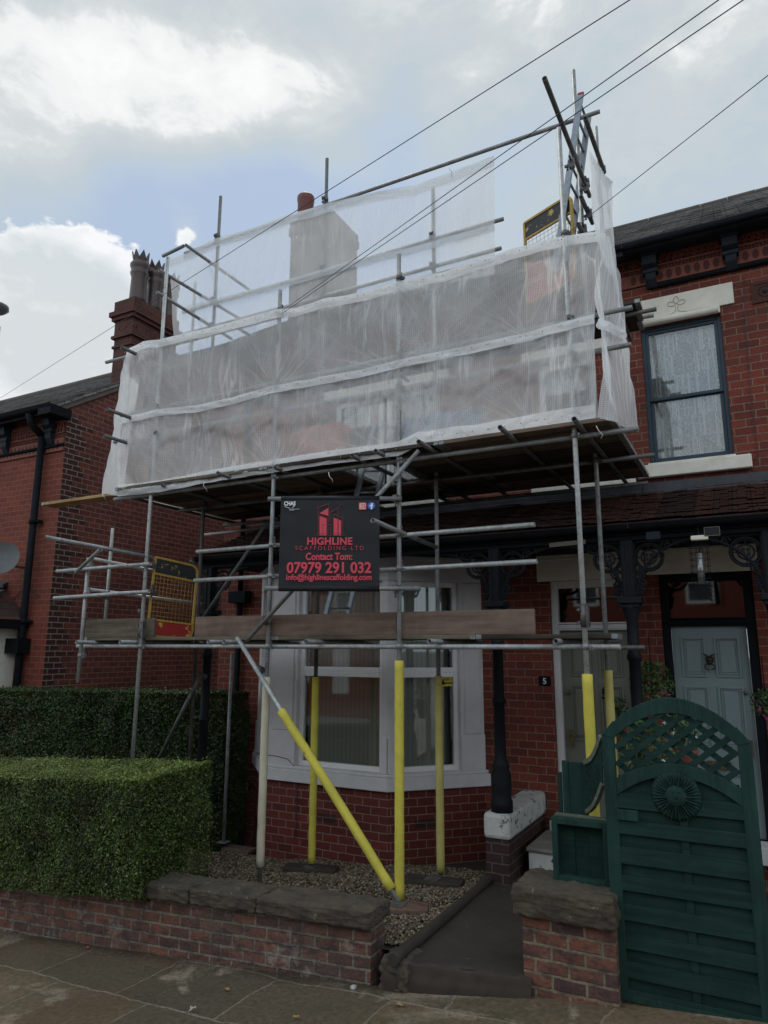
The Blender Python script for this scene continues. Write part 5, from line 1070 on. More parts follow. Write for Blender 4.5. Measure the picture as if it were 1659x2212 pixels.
# braces
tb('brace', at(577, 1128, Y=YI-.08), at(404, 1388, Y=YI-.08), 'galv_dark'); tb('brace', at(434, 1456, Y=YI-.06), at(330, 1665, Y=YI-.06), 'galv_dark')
tb('brace', at(533, 1384, Y=YO-.06), at(905, 973, Y=YO-.06)); rk = tb('brace', at(512, 1377, Y=YO-.10), at(865, 1955, Y=YO-.04), 'galv_light')
p, q = at(607, 1535, Y=YO-.092), at(846, 1921, Y=YO-.046); m = MB(); m.path([p.lerp(q, i/24)+Vector((.006*nz(i*.6), .0, .012*math.sin(i/24*math.pi))) for i in range(25)], [.044*(1+.05*nz(i*.8, 4)) for i in range(25)], 18); m.build('foam_sleeve', 'yellow_foam', rk)
# banner tubes
bz0_ = at(868, 1077, Y=YO-.07); bz1_ = at(909, 1271, Y=YO-.10)
bT0 = at(579, 1078, Z=bz0_.z); bB1 = bz1_; bB0 = at(572, 1271, Z=bz1_.z); 
bnL = bT0; dB = (bT0-bz0_).normalized(); tb('banner_tube', bT0, bz0_, 'galv'); 
tb('banner_tube', bB0, bB1, 'galv')
# couplers
def coupler(c, d1=(0, 0, 1), d2=(1, 0, 0), mat='galv_dark', side=(0, -1, 0)):
    c, d1, d2, sd = Vector(c), Vector(d1).normalized(), Vector(d2).normalized(), Vector(side); m = MB()
    m.tube(c-d1*.026, c+d1*.026, TR+.007, 12, hollow=False); o = c-sd*.05
    m.tube(o-d2*.026, o+d2*.026, TR+.007, 12, hollow=False)
    s = d1.cross(sd).normalized(); m.bar(c+s*(TR+.004)-d1*.014, c+s*(TR+.045)-d1*.014, .02, .024); m.tube(c+s*(TR+.02)+sd*.03, c+s*(TR+.02)-sd*.03, .006, 8, hollow=False); m.tube(c+s*(TR+.02)+sd*.022, c+s*(TR+.02)+sd*.036, .012, 6, hollow=False)
    s2 = d2.cross(sd).normalized(); m.bar(o-s2*(TR+.004), o-s2*(TR+.04), .02, .024); m.tube(o-s2*(TR+.02), o-s2*(TR+.075), .006, 8, hollow=False); m.tube(o-s2*(TR+.05), o-s2*(TR+.066), .012, 6, hollow=False)
    return m.build('coupler', mat, sf)
for i, x in enumerate(SX):
    for z in (ZD, zl): coupler((x, YO, z), mat='galv'); coupler((x, YI, z))
    if 0 < i < 3:
        for a in RA: coupler((x, YO, (at(a[0], a[1], Y=LO).z+at(a[2], a[3], Y=LO).z)/2), mat='galv')
for z in (at(230, 776, Y=YB).z, at(262, 898, Y=YB).z, at(247, 955, Y=YB).z):
    for x in SX[:]: (coupler((x, YO, z)) if z < ztO[SX.index(x)] else None)
for (x, z) in [(SX[i], z) for i in range(3) for z in (at(400, 532, Y=YU).z, at(396, 664, Y=YU).z, at(400, 716, Y=YU).z)]: (coupler((x, YI, z), side=(0, 1, 0)) if z < ztI[SX.index(x)] else None)
for (x, y, Y) in ((560, 1448, YO-.02), (572, 1345, YO-.02), (868, 1000, YO-.02), (413, 1213, YI), (410, 1370, YI), (436, 1462, YI)): coupler(at(x, y, Y=Y), d2=(1, 0, 1))
for (x, y) in ((190, 1222), (183, 1284), (174, 1416)): coupler((XS0, YO-.02, at(x, y, Y=YO).z), mat='galv')
for (x, y) in ((325, 1222), (322, 1278), (227, 1290)): coupler(at(x, y, Y=YO))
for y in (1078, 1271): coupler((SX[2], YO-.03, at(862, y, Y=YO).z), side=(0, 1, 0))
for (x, y) in ((1268, 400), (1274, 466), (1266, 410), (1235, 358), (1304, 370), (1262, 500)): coupler(at(x, y, X=XR+.02), d1=(0, 1, 0), d2=(1, 0, 0), side=(0, 0, -1))
for X, Y, zz in ((SX[0], YO, 2.42), (SX[3], YO, at(1258, 1330, Y=YO).z)):
    m = MB(); m.tube((X, Y, zz-.1), (X, Y, zz+.1), TR+.009, 12, hollow=False); m.box((X+.02, Y-.03, zz-.1), (X+.045, Y+.02, zz+.1))
    for dz_ in (-.06, .05): m.tube((X-.06, Y-.02, zz+dz_), (X+.05, Y-.02, zz+dz_), .007, 8, hollow=False); m.box((X-.045, Y-.035, zz+dz_-.015), (X-.03, Y-.005, zz+dz_+.015))
    m.build('sleeve_coupler', 'galv_dark', sf)
for (x, y, dx_, Y) in ((1165, 935, .0, LO), ): pass
# ------------------------------------------------------------------ scaffold boards
def board(p, q, w, th, mat, label, cat='board', group=None, up=(0, 0, 1), name='scaffold_board', bands=True):
    p, q = Vector(p), Vector(q); t = thing(name, label, cat, p.lerp(q, .5), group); MB().bar(p, q, w, th, up).build('plank', mat, t, bevel=.003)
    if bands:
        d = (q-p).normalized()
        for e, s in ((p, 1), (q, -1)): MB().bar(e-d*s*.0015, e+d*s*.05, w+.003, th+.003, up).build('end_band', 'galv', t)
    return t
gz = ZD+.05+TR+.019
xe = -.93
yy = YO+.03; k = 0
while yy < 8.42:
    hide = False; hat = 6.62 < yy < 7.35
    runs = [(-7.1, -4.75), (-4.74, -2.6), (-2.59, xe)] if k % 2 == 0 else [(-7.1, -5.6), (-5.59, -3.4), (-3.39, xe)]
    if hat: runs = [(-7.1, -5.2), (-5.19, -3.95), (-3.35, xe)]
    for a, b in runs: board((a, yy, gz+random.uniform(-.002, .003)), (b, yy, gz+random.uniform(-.002, .003)), .223, .038, random.choice(['board_dark', 'board_grey', 'board_dark', 'board_brown']), 'dark weathered scaffold board of the upper deck, seen from below', group='upper deck boards')
    yy += .232; k += 1
board((at(560, 1085, Z=gz).x-1.5, 7.50, gz+.045), (at(700, 1060, Z=gz).x, 7.50, gz+.045), .06, .03, 'board_new', 'thin pale new timber strip lying under the upper deck', name='timber_strip', bands=False)
p, q = at(107, 1095, Y=6.52), at(250, 1068, Y=6.35); p.z = q.z = gz+.045; board((p.x, 6.5, gz+.045), (-7.0, 6.5, gz+.045), .225, .04, 'board_new', 'pale new scaffold board sticking out left of the upper deck')
zb = zl+.048+TR+.019; yy = YO+.13; k = 0
for yy in (YO+.15, YO+.385, YO+.62, YO+.855):
    for a, b in ((XS0-.02, -4.6), (-4.59, -1.9 if k % 2 else -2.3), (-1.89 if k % 2 else -2.29, at(1338, 1365, Y=yy).x)): board((a, yy, zb), (b, yy, zb), .225, .038, random.choice(['board_grey', 'board_dark', 'board_brown']), 'grey scaffold board of the lower deck at eye level', group='lower deck boards')
    k += 1
for (x, y0, y1) in ((1380, 0, 0),): pass
# toe boards
def toe(x0, yt0, x1, yt1, Y, h, mat, label):
    a, b = at(x0, yt0, Y=Y), at(x1, yt1, Y=Y); z = zb+.019+h/2+.002; board((a.x, Y, z), (b.x, Y, z), .036, h, mat, label, 'toe board', name='toe_board', bands=False)
toe(423, 1355, 858, 1340, YO+.055+.018, .225, 'board_brown', 'brown toe board on edge below the black sign, between two posts')
toe(859, 1338, 1155, 1322, YO+.055+.020, .225, 'board_brown', 'brown toe board on edge right of the middle yellow padded post')
toe(186, 1362, 335, 1357, YO+.055+.018, .225, 'board_grey', 'grey toe board on edge at the left end, beside the ladder gate')
a = at(1130, 1064, Y=YW-.2); board((at(1130, 1062, Y=8.0).x, 8.2, 4.2+.02), (at(1275, 1052, Y=8.0).x+.6, 8.2, 4.22), .2, .03, 'timber_grey', 'grey offcut of timber lying on the porch roof flashing', name='timber_offcut', bands=False)
# small high platform at the right, level with the eaves
Zh = at(1395, 688, Y=7.6).z
for i, y in enumerate((7.25, 7.49, 7.73)): board((-2.6, y, Zh), (at(1398, 688, Y=y).x-.05+.0*i, y, Zh), .225, .038, 'board_dark', 'dark board of the small eaves platform at the right end', group='eaves platform boards')
tb('ledger', (-2.4, 7.3, Zh-.06), (-.62, 7.3, Zh-.06), 'galv_dark'); tb('transom', (-.98, 6.4, Zh-.045), (-.98, 8.0, Zh-.045), 'galv_dark')
for x0 in (-6.4, -4.2): 
    for y in (7.25, 7.49, 7.73): board((x0, y, Zh), (x0+2.18, y, Zh), .225, .038, 'board_dark', 'dark board of the eaves platform behind the white netting', group='netted eaves platform boards')
# sole boards
for (x, y, r, lb, w) in ((858, 1962, .35, 'brown sole board under the raking yellow prop', .55), (935, 1906, .15, 'grey wooden sole board under the right rear yellow post', .6), (672, 1870, .3, 'dark wooden sole board under the left rear yellow post', .6), (500, 1812, .05, 'pale wooden sole board beside the hedge end', .7)):
    p = at(x, y, Z=zg(at(x, y, Z=-.1).x, at(x, y, Z=-.1).y)+.03); d = Vector((math.cos(r), math.sin(r), 0)); zz = zg(p.x, p.y)+.032
    c = Vector((p.x, p.y, zz)); board(c-d*w/2, c+d*w/2, .225, .042, 'sole_brown' if w < .6 else 'board_dark' if w < .65 else 'board_brown', lb, 'sole board', name='sole_board', bands=False)
    if w < .65: MB().box((p.x-.07, p.y-.07, zz+.022), (p.x+.07, p.y+.07, zz+.028)).build('base_plate', 'galv_dark', sf)
# ------------------------------------------------------------------ debris netting
def interp(pts, t):
    x = pts[0][0]+(pts[-1][0]-pts[0][0])*t
    for a, b in zip(pts, pts[1:]):
        if a[0] <= x <= b[0] or b is pts[-1]: k = (x-a[0])/(b[0]-a[0]); return x, a[1]+(b[1]-a[1])*k
def cloth(name, mat, par, top, bot, nu, nv, amp, uvs=1.0, v0=0, v1=1, push=0, label=None, fold=3.2, seed=0, tie=None):
    """top / bot: polylines of world points; the cloth hangs between them in folds"""
    def lerp_(pl, t):
        L_ = [0]; 
        for a, b in zip(pl, pl[1:]): L_.append(L_[-1]+(b-a).length)
        s = t*L_[-1]
        for i in range(len(pl)-1):
            if s <= L_[i+1]+1e-9: return pl[i].lerp(pl[i+1], (s-L_[i])/max(1e-9, L_[i+1]-L_[i]))
        return pl[-1].copy()
    dr = (top[-1]-top[0]); dr.z = 0; dr.normalize(); nrm = Vector((dr.y, -dr.x, 0)); Ln = (top[-1]-top[0]).length
    def P(u, v):
        v = v0+(v1-v0)*v; p = lerp_(bot, u).lerp(lerp_(top, u), v); s = u*Ln
        w = math.sin(min(1, max(0, v))*math.pi)**.6 if 0 < v < 1 else 0
        f = nz(s*fold+v*1.6+seed, v*1.1)*1.0+.5*nz(s*fold*2.6-v*3.0+seed, v*2)+.25*nz(s*fold*6, v*4+seed)
        return p+nrm*(amp*(f*(.35+w*.8))+push)+Vector((0, 0, .012*nz(s*4, seed)))
    m = MB().grid(P, nu, nv); n = nu+1
    us = {}
    o = m.build(name, mat, par, fixn=False, uvf=None)
    uvl = o.data.uv_layers[0].data; H = (top[0]-bot[0]).length
    for l in o.data.loops:
        i = l.vertex_index; uvl[l.index].uv = ((i % n)/nu*Ln, (v0+(v1-v0)*(i//n)/nv)*H)
    if label: o['label'] = label
    return o
YN = YO-.045
W3 = lambda pts, Y: [at(x, y, Y=Y) for x, y in pts]
topL = W3([(276, 757), (310, 740), (345, 735), (470, 706), (600, 670), (640, 668), (700, 648), (790, 633), (860, 611), (960, 590), (1060, 556), (1140, 532), (1215, 513), (1290, 503)], YN)
midL = W3([(263, 910), (345, 892), (420, 885), (500, 868), (600, 840), (700, 823), (790, 806), (860, 788), (960, 768), (1060, 747), (1140, 729), (1215, 708), (1284, 690)], YN)
botL = W3([(256, 1071), (345, 1062), (470, 1038), (600, 1018), (700, 1003), (860, 984), (905, 962), (960, 956), (1060, 943), (1180, 922), (1287, 905)], YN)
dn = thing('debris_netting', 'white mesh netting wrapped round the lower front of the scaffold, creased and translucent', 'netting', (-4, YN, 4.1))
cloth('mesh', 'net_low', dn, topL, midL, 260, 44, .075, seed=1, fold=2.4); cloth('mesh', 'net_low', dn, midL, botL, 260, 48, .095, seed=5, fold=2.6)
sh = lambda pl, dz: [p+Vector((0, 0, dz)) for p in pl]
cloth('hem_band', 'net_band', dn, sh(topL, .01), sh(topL, -.10), 200, 5, .03, push=.012, seed=2); cloth('hem_band', 'net_band', dn, sh(midL, .045), sh(midL, -.045), 200, 4, .03, push=.02, seed=3, fold=5); cloth('hem_band', 'net_band', dn, sh(botL, .14), sh(botL, -.01), 200, 6, .035, push=.012, seed=4)
m = MB()
for pl, dz, stp in ((topL, -.045, .155), (midL, .0, .155), (botL, .06, .155)):
    for a, b in zip(pl, pl[1:]):
        k = 0
        while k*stp < (b-a).length: p = a.lerp(b, k*stp/(b-a).length)+Vector((0, -.045, dz)); m.lathe(p, [(.006, 0), (.006, .003)], 8, (0, -1, 0)); k += 1
m.build('eyelets', 'eyelet_grey', dn, kind='stuff')
# returns round both ends
e1t, e1b = [at(1290, 503, Y=YN), Vector((-.93, 6.7, 6.02)), Vector((-.86, 7.5, 5.9))], [at(1287, 905, Y=YN), Vector((-.86, 6.5, 4.3)), Vector((-.80, 7.3, 4.2)), ]
e1t = [at(1290, 503, Y=YN), at(1310, 512, X=-.95), at(1333, 600, X=-.88)]; e1b = [at(1287, 905, Y=YN), at(1322, 912, X=-.9), at(1372, 935, X=-.85)]
sr = thing('debris_netting', 'ragged white netting turned round the right end, over the projecting poles', 'netting', (-.9, 6.6, 4.2))
cloth('mesh', 'net_side', sr, e1t, e1b, 60, 80, .10, seed=14, fold=5.5, push=.02)
pa_, pb_ = [at(1288, 690, Y=YN-.02), at(1310, 695, X=-.93), at(1345, 715, X=-.88)], [at(1288, 712, Y=YN-.02), at(1310, 717, X=-.93), at(1345, 737, X=-.88)]
cloth('hem_band', 'net_band', sr, pa_, pb_, 30, 4, .05, push=.02, seed=9, fold=6)
tL, bL_ = [at(276, 757, Y=YN), Vector((-7.13, 6.6, 6.0)), Vector((-7.1, 7.4, 6.0))], [at(256, 1071, Y=YN), at(222, 1068, Y=6.3), Vector((-7.25, 7.3, 4.2))]
sl_ = thing('debris_netting', 'loose white netting hanging round the left end by the chimney', 'netting', (-7.2, 6.4, 4.2))
cloth('mesh', 'net_side', sl_, [at(276, 757, Y=YN), at(262, 800, Y=6.35), at(300, 830, Y=7.2)], [at(256, 1071, Y=YN), at(221, 1066, Y=6.30), at(262, 1080, Y=7.2)], 40, 60, .07, seed=17, fold=5)
# upper sheet on the inner row
YN2 = YU-.05
topU = W3([(366, 560), (405, 548), (470, 516), (540, 497), (620, 467), (710, 442), (780, 424), (850, 410), (900, 402), (980, 372), (1068, 340)], YN2)
botU = W3([(376, 735), (470, 720), (600, 690), (760, 655), (900, 625), (1069, 592)], YN2)
du = thing('debris_netting', 'thin translucent white netting on the top lift against the sky, dirty at its right edge', 'netting', (-4.7, YN2, 6.3))
cloth('mesh', 'net_up', du, topU, botU, 200, 60, .03, seed=21, fold=2.2)
cloth('hem_band', 'net_band_up', du, sh(topU, .01), sh(topU, -.13), 180, 5, .02, push=.012, seed=22)
r2 = W3([(396, 670), (600, 619), (760, 572), (900, 540), (1069, 492)], YN2); cloth('hem_band', 'net_band_up', du, sh(r2, .05), sh(r2, -.05), 160, 4, .02, push=.012, seed=23, fold=4)
m = MB()
for a, b in zip(topU, topU[1:]):
    k = 0
    while k*.12 < (b-a).length: p = a.lerp(b, k*.12/(b-a).length)+Vector((0, -.03, -.06)); m.lathe(p, [(.006, 0), (.006, .003)], 8, (0, -1, 0)); k += 1
m.build('eyelets', 'banner_white', du, kind='stuff')
sf2 = thing('debris_netting', 'torn strip of white netting flapping from the pole at the top right corner', 'netting', (-1, 7.5, 6.5))
cloth('mesh', 'net_side', sf2, [at(1273, 325, X=-.98), at(1303, 372, X=-.98), at(1322, 392, X=-.98)], [at(1290, 520, X=-.95), at(1312, 590, X=-.95), at(1332, 600, X=-.95)], 30, 60, .04, seed=31, fold=6)
cloth('hem_band', 'net_band_up', sf2, [at(1273, 327, X=-.99), at(1300, 375, X=-.99), at(1323, 393, X=-.99)], [at(1276, 352, X=-.99), at(1300, 395, X=-.99), at(1310, 415, X=-.99)], 20, 5, .02, push=.01, seed=33)
# ties of white cord
for (x, y, Y) in ((440, 1042, YN-.06), (727, 968, YN-.06), (710, 1020, YN-.1), (1000, 925, YN-.06), (1288, 920, YN-.08), (222, 1062, 6.2), (905, 612, YN-.06), (968, 360, YN2-.05), (640, 510, YN2-.05), (400, 530, YN2-.05)):
    p = at(x, y, Y=Y); tag(MB().path([p, p+Vector((.02, -.02, -.05)), p+Vector((.05, 0, -.09)), p+Vector((.03, .03, -.11))], .004, 5).build('cord_tie', 'rope'), 'short white cord tie holding the netting to a pole', 'cord', 'netting cord ties')
# ------------------------------------------------------------------ banner
tr, br_ = bz0_, bz1_
def onrow(p0, p1, x):   # point on segment with the photo's column x
    best = min((abs((lambda w: 829.5+FP*((w-CAM).dot(rv))/((w-CAM).dot(dv)))(p0.lerp(p1, i/400))-x), i) for i in range(401)); return p0.lerp(p1, best[1]/400)
TLb, TRb = onrow(bT0, bz0_, 608), onrow(bT0, bz0_, 820); BLb, BRb = onrow(bB0, bB1, 602), onrow(bB0, bB1, 820)
bt = thing('advertising_banner', 'black square banner with red lettering hung between two tubes', 'banner', TLb.lerp(BRb, .5))
bn = (TRb-TLb).cross(TLb-BLb).normalized(); bn = bn if bn.y < 0 else -bn
def BP(u, v, o=0):   # u right, v up, 0..1
    p = BLb.lerp(BRb, u).lerp(TLb.lerp(TRb, u), v); return p+bn*(.026+o-.018*math.sin(v*math.pi)*0)
m = MB().grid(lambda u, v: BP(u, v, .006*nz(u*3, v*4)*(1 if .1 < v < .9 else .2)-.0045), 40, 40); m.build('cloth', 'banner_black', bt, fixn=False)
for a, b in ((TLb, TRb), (BLb, BRb)): MB().tube(a, b, TR+.006, hollow=False).build('pole_pocket', 'banner_black', bt)
right = (BP(1, .5)-BP(0, .5)).normalized(); up = (BP(.5, 1)-BP(.5, 0)).normalized(); Wb, Hb = (BP(1, .5)-BP(0, .5)).length, (BP(.5, 1)-BP(.5, 0)).length
def bxy(px, py): # pixel in the enlarged banner crop (1659 wide) -> u, v
    t = (py-175)/(1495-175); xl = 92+(58-92)*t; return (px-xl)/(1548-xl), 1-t
def BO(px, py, o=.006): u, v = bxy(px, py); return BP(u, v, o)
ks = Wb/1470
textmesh('lettering', 'HIGHLINE', .1, 'banner_red', bt, BO(817, 876), right, up, .0035, 1.05, width=665*ks, label='red capital company name')
textmesh('lettering', 'SCAFFOLDING LTD', .06, 'banner_red', bt, BO(812, 956), right, up, -.0006, 1.45, width=1000*ks)
textmesh('lettering', 'Contact Tom:', .1, 'banner_red', bt, BO(806, 1098), right, up, .003, 1.02, width=680*ks)
textmesh('lettering', '07979 291 032', .15, 'banner_red', bt, BO(805, 1284), right, up, .004, 1.0, width=1230*ks)
textmesh('lettering', 'info@highlinescaffolding.com', .08, 'banner_red', bt, BO(805, 1386), right, up, .002, 1.0, width=1235*ks)
textmesh('lettering', 'CHAS', .06, 'banner_white', bt, BO(225, 290), right, up, .002, 1.0, width=172*ks)
textmesh('lettering', 'Accredited Contractor', .015, 'banner_white', bt, BO(292, 351), right, up, .0, 1.0, width=150*ks)
textmesh('lettering', 'CHAS.co.uk', .015, 'banner_white', bt, BO(255, 367), right, up, .0, 1.0, width=76*ks)
m = MB(); P = [BO(150+150*i/10, 300+30*math.sin(i/10*math.pi), .0065) for i in range(11)]; m.path(P[:6], .0035, 5); m.path(P[7:], .0035, 5); m.build('swoosh', 'banner_white', bt)
def poly(name, pts, mat, o=.006, par=None): 
    m = MB(); m.prism([BO(x, y, o) for x, y in pts], bn*.0015); return m.build(name, mat, par or bt)
poly('logo_shape', [(665, 410), (795, 330), (795, 455), (755, 440)], 'banner_red'); poly('logo_shape', [(665, 450), (770, 490), (770, 740), (665, 740)], 'banner_red')
poly('logo_shape', [(872, 478), (932, 500), (932, 740), (872, 740)], 'banner_red'); poly('logo_shape', [(944, 505), (985, 525), (985, 740), (944, 740)], 'banner_red')
m = MB()
def ln(*pts, w=.0038):
    for a, b in zip(pts, pts[1:]): p, q = BO(*a, .0085), BO(*b, .0085); m.bar(p, q, w, .002, bn)
ln((650, 740), (650, 330), (805, 265), (805, 540), (820, 540), (820, 395), (935, 335), (935, 740)); ln((780, 740), (780, 480), (660, 430)); ln((712, 740), (712, 578), (755, 578)); ln((790, 580), (830, 580), (830, 740)); ln((872, 740), (872, 425), (1000, 480), (1000, 740)); ln((795, 740), (795, 560), w=.003)
ln((590, 713), (1045, 713), w=.002); ln((590, 745), (1045, 745), w=.003); ln((638, 250), (638, 745), w=.0015); ln((965, 260), (965, 450), w=.0015); ln((1015, 420), (1015, 745), w=.0015); ln((840, 400), (1000, 268), w=.0018); ln((620, 335), (810, 255), w=.0015); ln((900, 430), (1045, 495), w=.002); ln((845, 300), (845, 700), w=.0012)
m.build('logo_outline', 'banner_dred', bt)
def rrect(cx, cy, r, k, n=6): return [(cx+sx*(r-k)+k*math.cos(a), cy+sy*(r-k)+k*math.sin(a)) for sx, sy, s in ((1, 1, 0), (-1, 1, 1), (-1, -1, 2), (1, -1, 3)) for a in [math.pi/2*(s+i/n) for i in range(n+1)]]
poly('camera_icon', rrect(1300, 305, 54, 16), 'banner_pink'); m = MB(); pp = rrect(1302, 305, 36, 14); m.path([BO(x, y, .0085) for x, y in pp+[pp[0]]], .0024, 5); m.path([BO(1302+18*math.cos(a), 305+18*math.sin(a), .0085) for a in [i*.45 for i in range(15)]], .0024, 5); m.build('icon_outline', 'banner_white', bt)
poly('round_icon', [(1428+56*math.cos(i*.2094), 300+56*math.sin(i*.2094)) for i in range(30)], 'banner_blue'); poly('letter_f', [(1420, 355), (1420, 310), (1402, 310), (1402, 290), (1420, 290), (1420, 276), (1432, 262), (1455, 262), (1455, 280), (1441, 282), (1440, 290), (1455, 290), (1452, 310), (1440, 310), (1440, 355)], 'banner_white', .0078)
# ------------------------------------------------------------------ ladders and ladder gates
def ladder(label, a0, a1, b0, b1, n, loc):
    t = thing('ladder', label, 'ladder', loc); ax = (a1-a0).normalized(); wv = (b0-a0); wv = (wv-ax*wv.dot(ax)).normalized(); nn = ax.cross(wv)
    for p, q in ((a0, a1), (b0, b1)):
        s = MB().bar(p, q, .03, .068, nn).build('stile', 'alu', t, bevel=.004); d = (q-p).normalized()
        MB().bar(q-d*.004, q+d*.035, .036, .075, nn).build('end_cap', 'cap_red', s, bevel=.012)
        k = int((q-p).length/.25); h = MB()
    m_ = 0
    L_ = (a1-a0).length
    for i in range(n):
        f = (i+.6)/n; p, q = a0.lerp(a1, f), b0.lerp(b1, f); MB().tube(p, q, .014, 10, hollow=False).build('rung', 'alu', t)
    return t
t0, t1 = at(1254, 206, Y=6.95), at(1271, 252, Y=7.30)
ladder('aluminium ladder with red end caps rising from the top right corner against the sky', at(1198, 590, Y=6.75), at(1254, 206, Y=6.95), at(1222, 618, Y=7.15), at(1271, 252, Y=7.30), 11, (-1.4, 6.9, 6.1))
ladder('aluminium ladder between the two decks, partly behind the black sign', at(700, 1345, Y=6.45), at(812, 905, Y=6.75), at(748, 1345, Y=6.72), at(855, 905, Y=7.02), 9, (-3.8, 6.6, 2.3))
def lgate(label, TL, TR_, BR, BL, loc, hinge=True):
    t = thing('ladder_gate', label, 'gate', loc); P = lambda u, v: BL.lerp(BR, u).lerp(TL.lerp(TR_, u), v)
    rd = .09; hz_ = (TL-BL).length; wz_ = (TR_-TL).length; f = .09*1.0/wz_; g = .09/hz_
    loop = [P(0, 0), P(0, 1)]+[P(1-f+f*math.sin(a), 1-g+g*math.cos(a)) for a in [i*math.pi/12 for i in range(7)]]+[P(1-f+f*math.cos(a), g-g*math.sin(a)) for a in [i*math.pi/12 for i in range(7)]]+[P(0, 0)]
    m = MB(); 
    for a, b in zip(loop, loop[1:]): m.bar(a, b, .026, .026, (TR_-TL).cross(TL-BL))
    for v in (.79, .205): m.bar(P(0, v), P(1, v), .022, .022, (TR_-TL).cross(TL-BL))
    m.build('frame', 'gate_yellow', t)
    nn = (TR_-TL).cross(TL-BL).normalized()*.003
    for nm_, v0, v1, mt in (('top_panel', .80, .985, 'gate_black'), ('bottom_panel', .02, .195, 'gate_red')):
        q = [P(.015, v0), P(.985, v0), P(.985, v1-.04 if v1 > .5 else v1), P(.93, v1), P(.015, v1)] if v1 > .5 else [P(.015, v0), P(.93, v0), P(.985, v0+.04), P(.985, v1), P(.015, v1)]; MB().prism(q, nn).build(nm_, mt, t)
    m = MB()
    for i in range(1, 12): m.tube(P(i/12, .205), P(i/12, .79), .0022, 5, hollow=False)
    for i in range(1, 11): m.tube(P(0, .205+.585*i/11), P(1, .205+.585*i/11), .0022, 5, hollow=False)
    m.build('wire_mesh', 'gate_yellow', t)
    if hinge:
        m = MB(); 
        for v in (.82, .30): p = P(0, v); m.path([p, p+Vector((-.06, -.06, 0)), p+Vector((-.10, -.05, .0))], .008, 6); m.tube(p+Vector((-.10, -.05, -.03)), p+Vector((-.10, -.05, .03)), .03, hollow=False)
        m.build('hinge', 'galv_dark', t)
    return t
def dY(x, y, Y): return at(x, y, Y=Y)
lgate('yellow ladder gate with scratched black top panel and red bottom panel, mesh between', dY(336, 1203, 6.22), dY(427, 1224, 6.75), dY(413, 1382, 6.75), dY(317, 1372, 6.22), (-6.4, 6.2, 2.4))
g2 = at(1133, 483, Y=7.1); g2r = at(1212, 433, Z=g2.z); hgt = Vector((0, 0, 1.0)); g3 = g2+(g2r-g2)*1.25; lgate('ladder gate with scratched black panel behind the netting at the top right', g2, g3, g3-hgt, g2-hgt, (-1.8, 6.9, 6.2), False)
# red and blue bundles seen through the netting
for (x0, y0, x1, y1, Y, mt, lb) in ((1135, 572, 1195, 640, 7.2, 'tarp_red', 'red sheet hanging behind the netting near the top right'), (640, 925, 735, 985, 6.9, 'tarp_red', 'red tub standing on the deck behind the netting'), (865, 905, 1040, 945, 7.0, 'tarp_blue', 'blue sheet bundled on the deck behind the netting')):
    p, q = at(x0, y0, Y=Y), at(x1, y1, Y=Y); zz0 = max(min(p.z, q.z), gz+.02) if y0 > 800 else min(p.z, q.z); zz1 = max(p.z, q.z)
    if zz1 < zz0+.25 and y0 > 800: zz1 = zz0+.3
    o = rough((p.x, Y, zz0), (q.x, Y+.25, zz1), 'tarpaulin' if 'sheet' in lb else 'tub', mt, None, 8, .03, x0, .04); tag(o, lb, 'tarpaulin' if 'sheet' in lb else 'tub')
# ------------------------------------------------------------------ overhead wires
def wire(label, p, q, sag, r=.004, n=24): tag(MB().path([p.lerp(q, i/n)-Vector((0, 0, sag*4*(i/n)*(1-i/n))) for i in range(n+1)], r, 6).build('overhead_wire', 'wire_dark'), label, 'overhead wire')
def ext(p, q, k): return p+(q-p)*k
a, b = at(2, 859, Y=9.0), at(1360, 0, Y=3.6); wire('single overhead wire crossing the whole sky from the left roof to the top edge', ext(b, a, 1.6), ext(a, b, 1.5), .0, .0036)
h = at(609, 672, Y=YN-.05); wire('upper of two wires running from the middle net post to the top right', h, ext(h, at(1552, 0, Y=3.2), 1.4), 0, .0032); wire('lower of two wires running from the middle net post to the top right', h-Vector((0, 0, .03)), ext(h, at(1600, 0, Y=3.2), 1.4), 0, .0032)
h = at(1214, 513, Y=YN-.05); wire('short wire running from the right corner of the netting to the right edge', h, ext(h, at(1665, 158, Y=3.9), 1.5), 0, .0032)
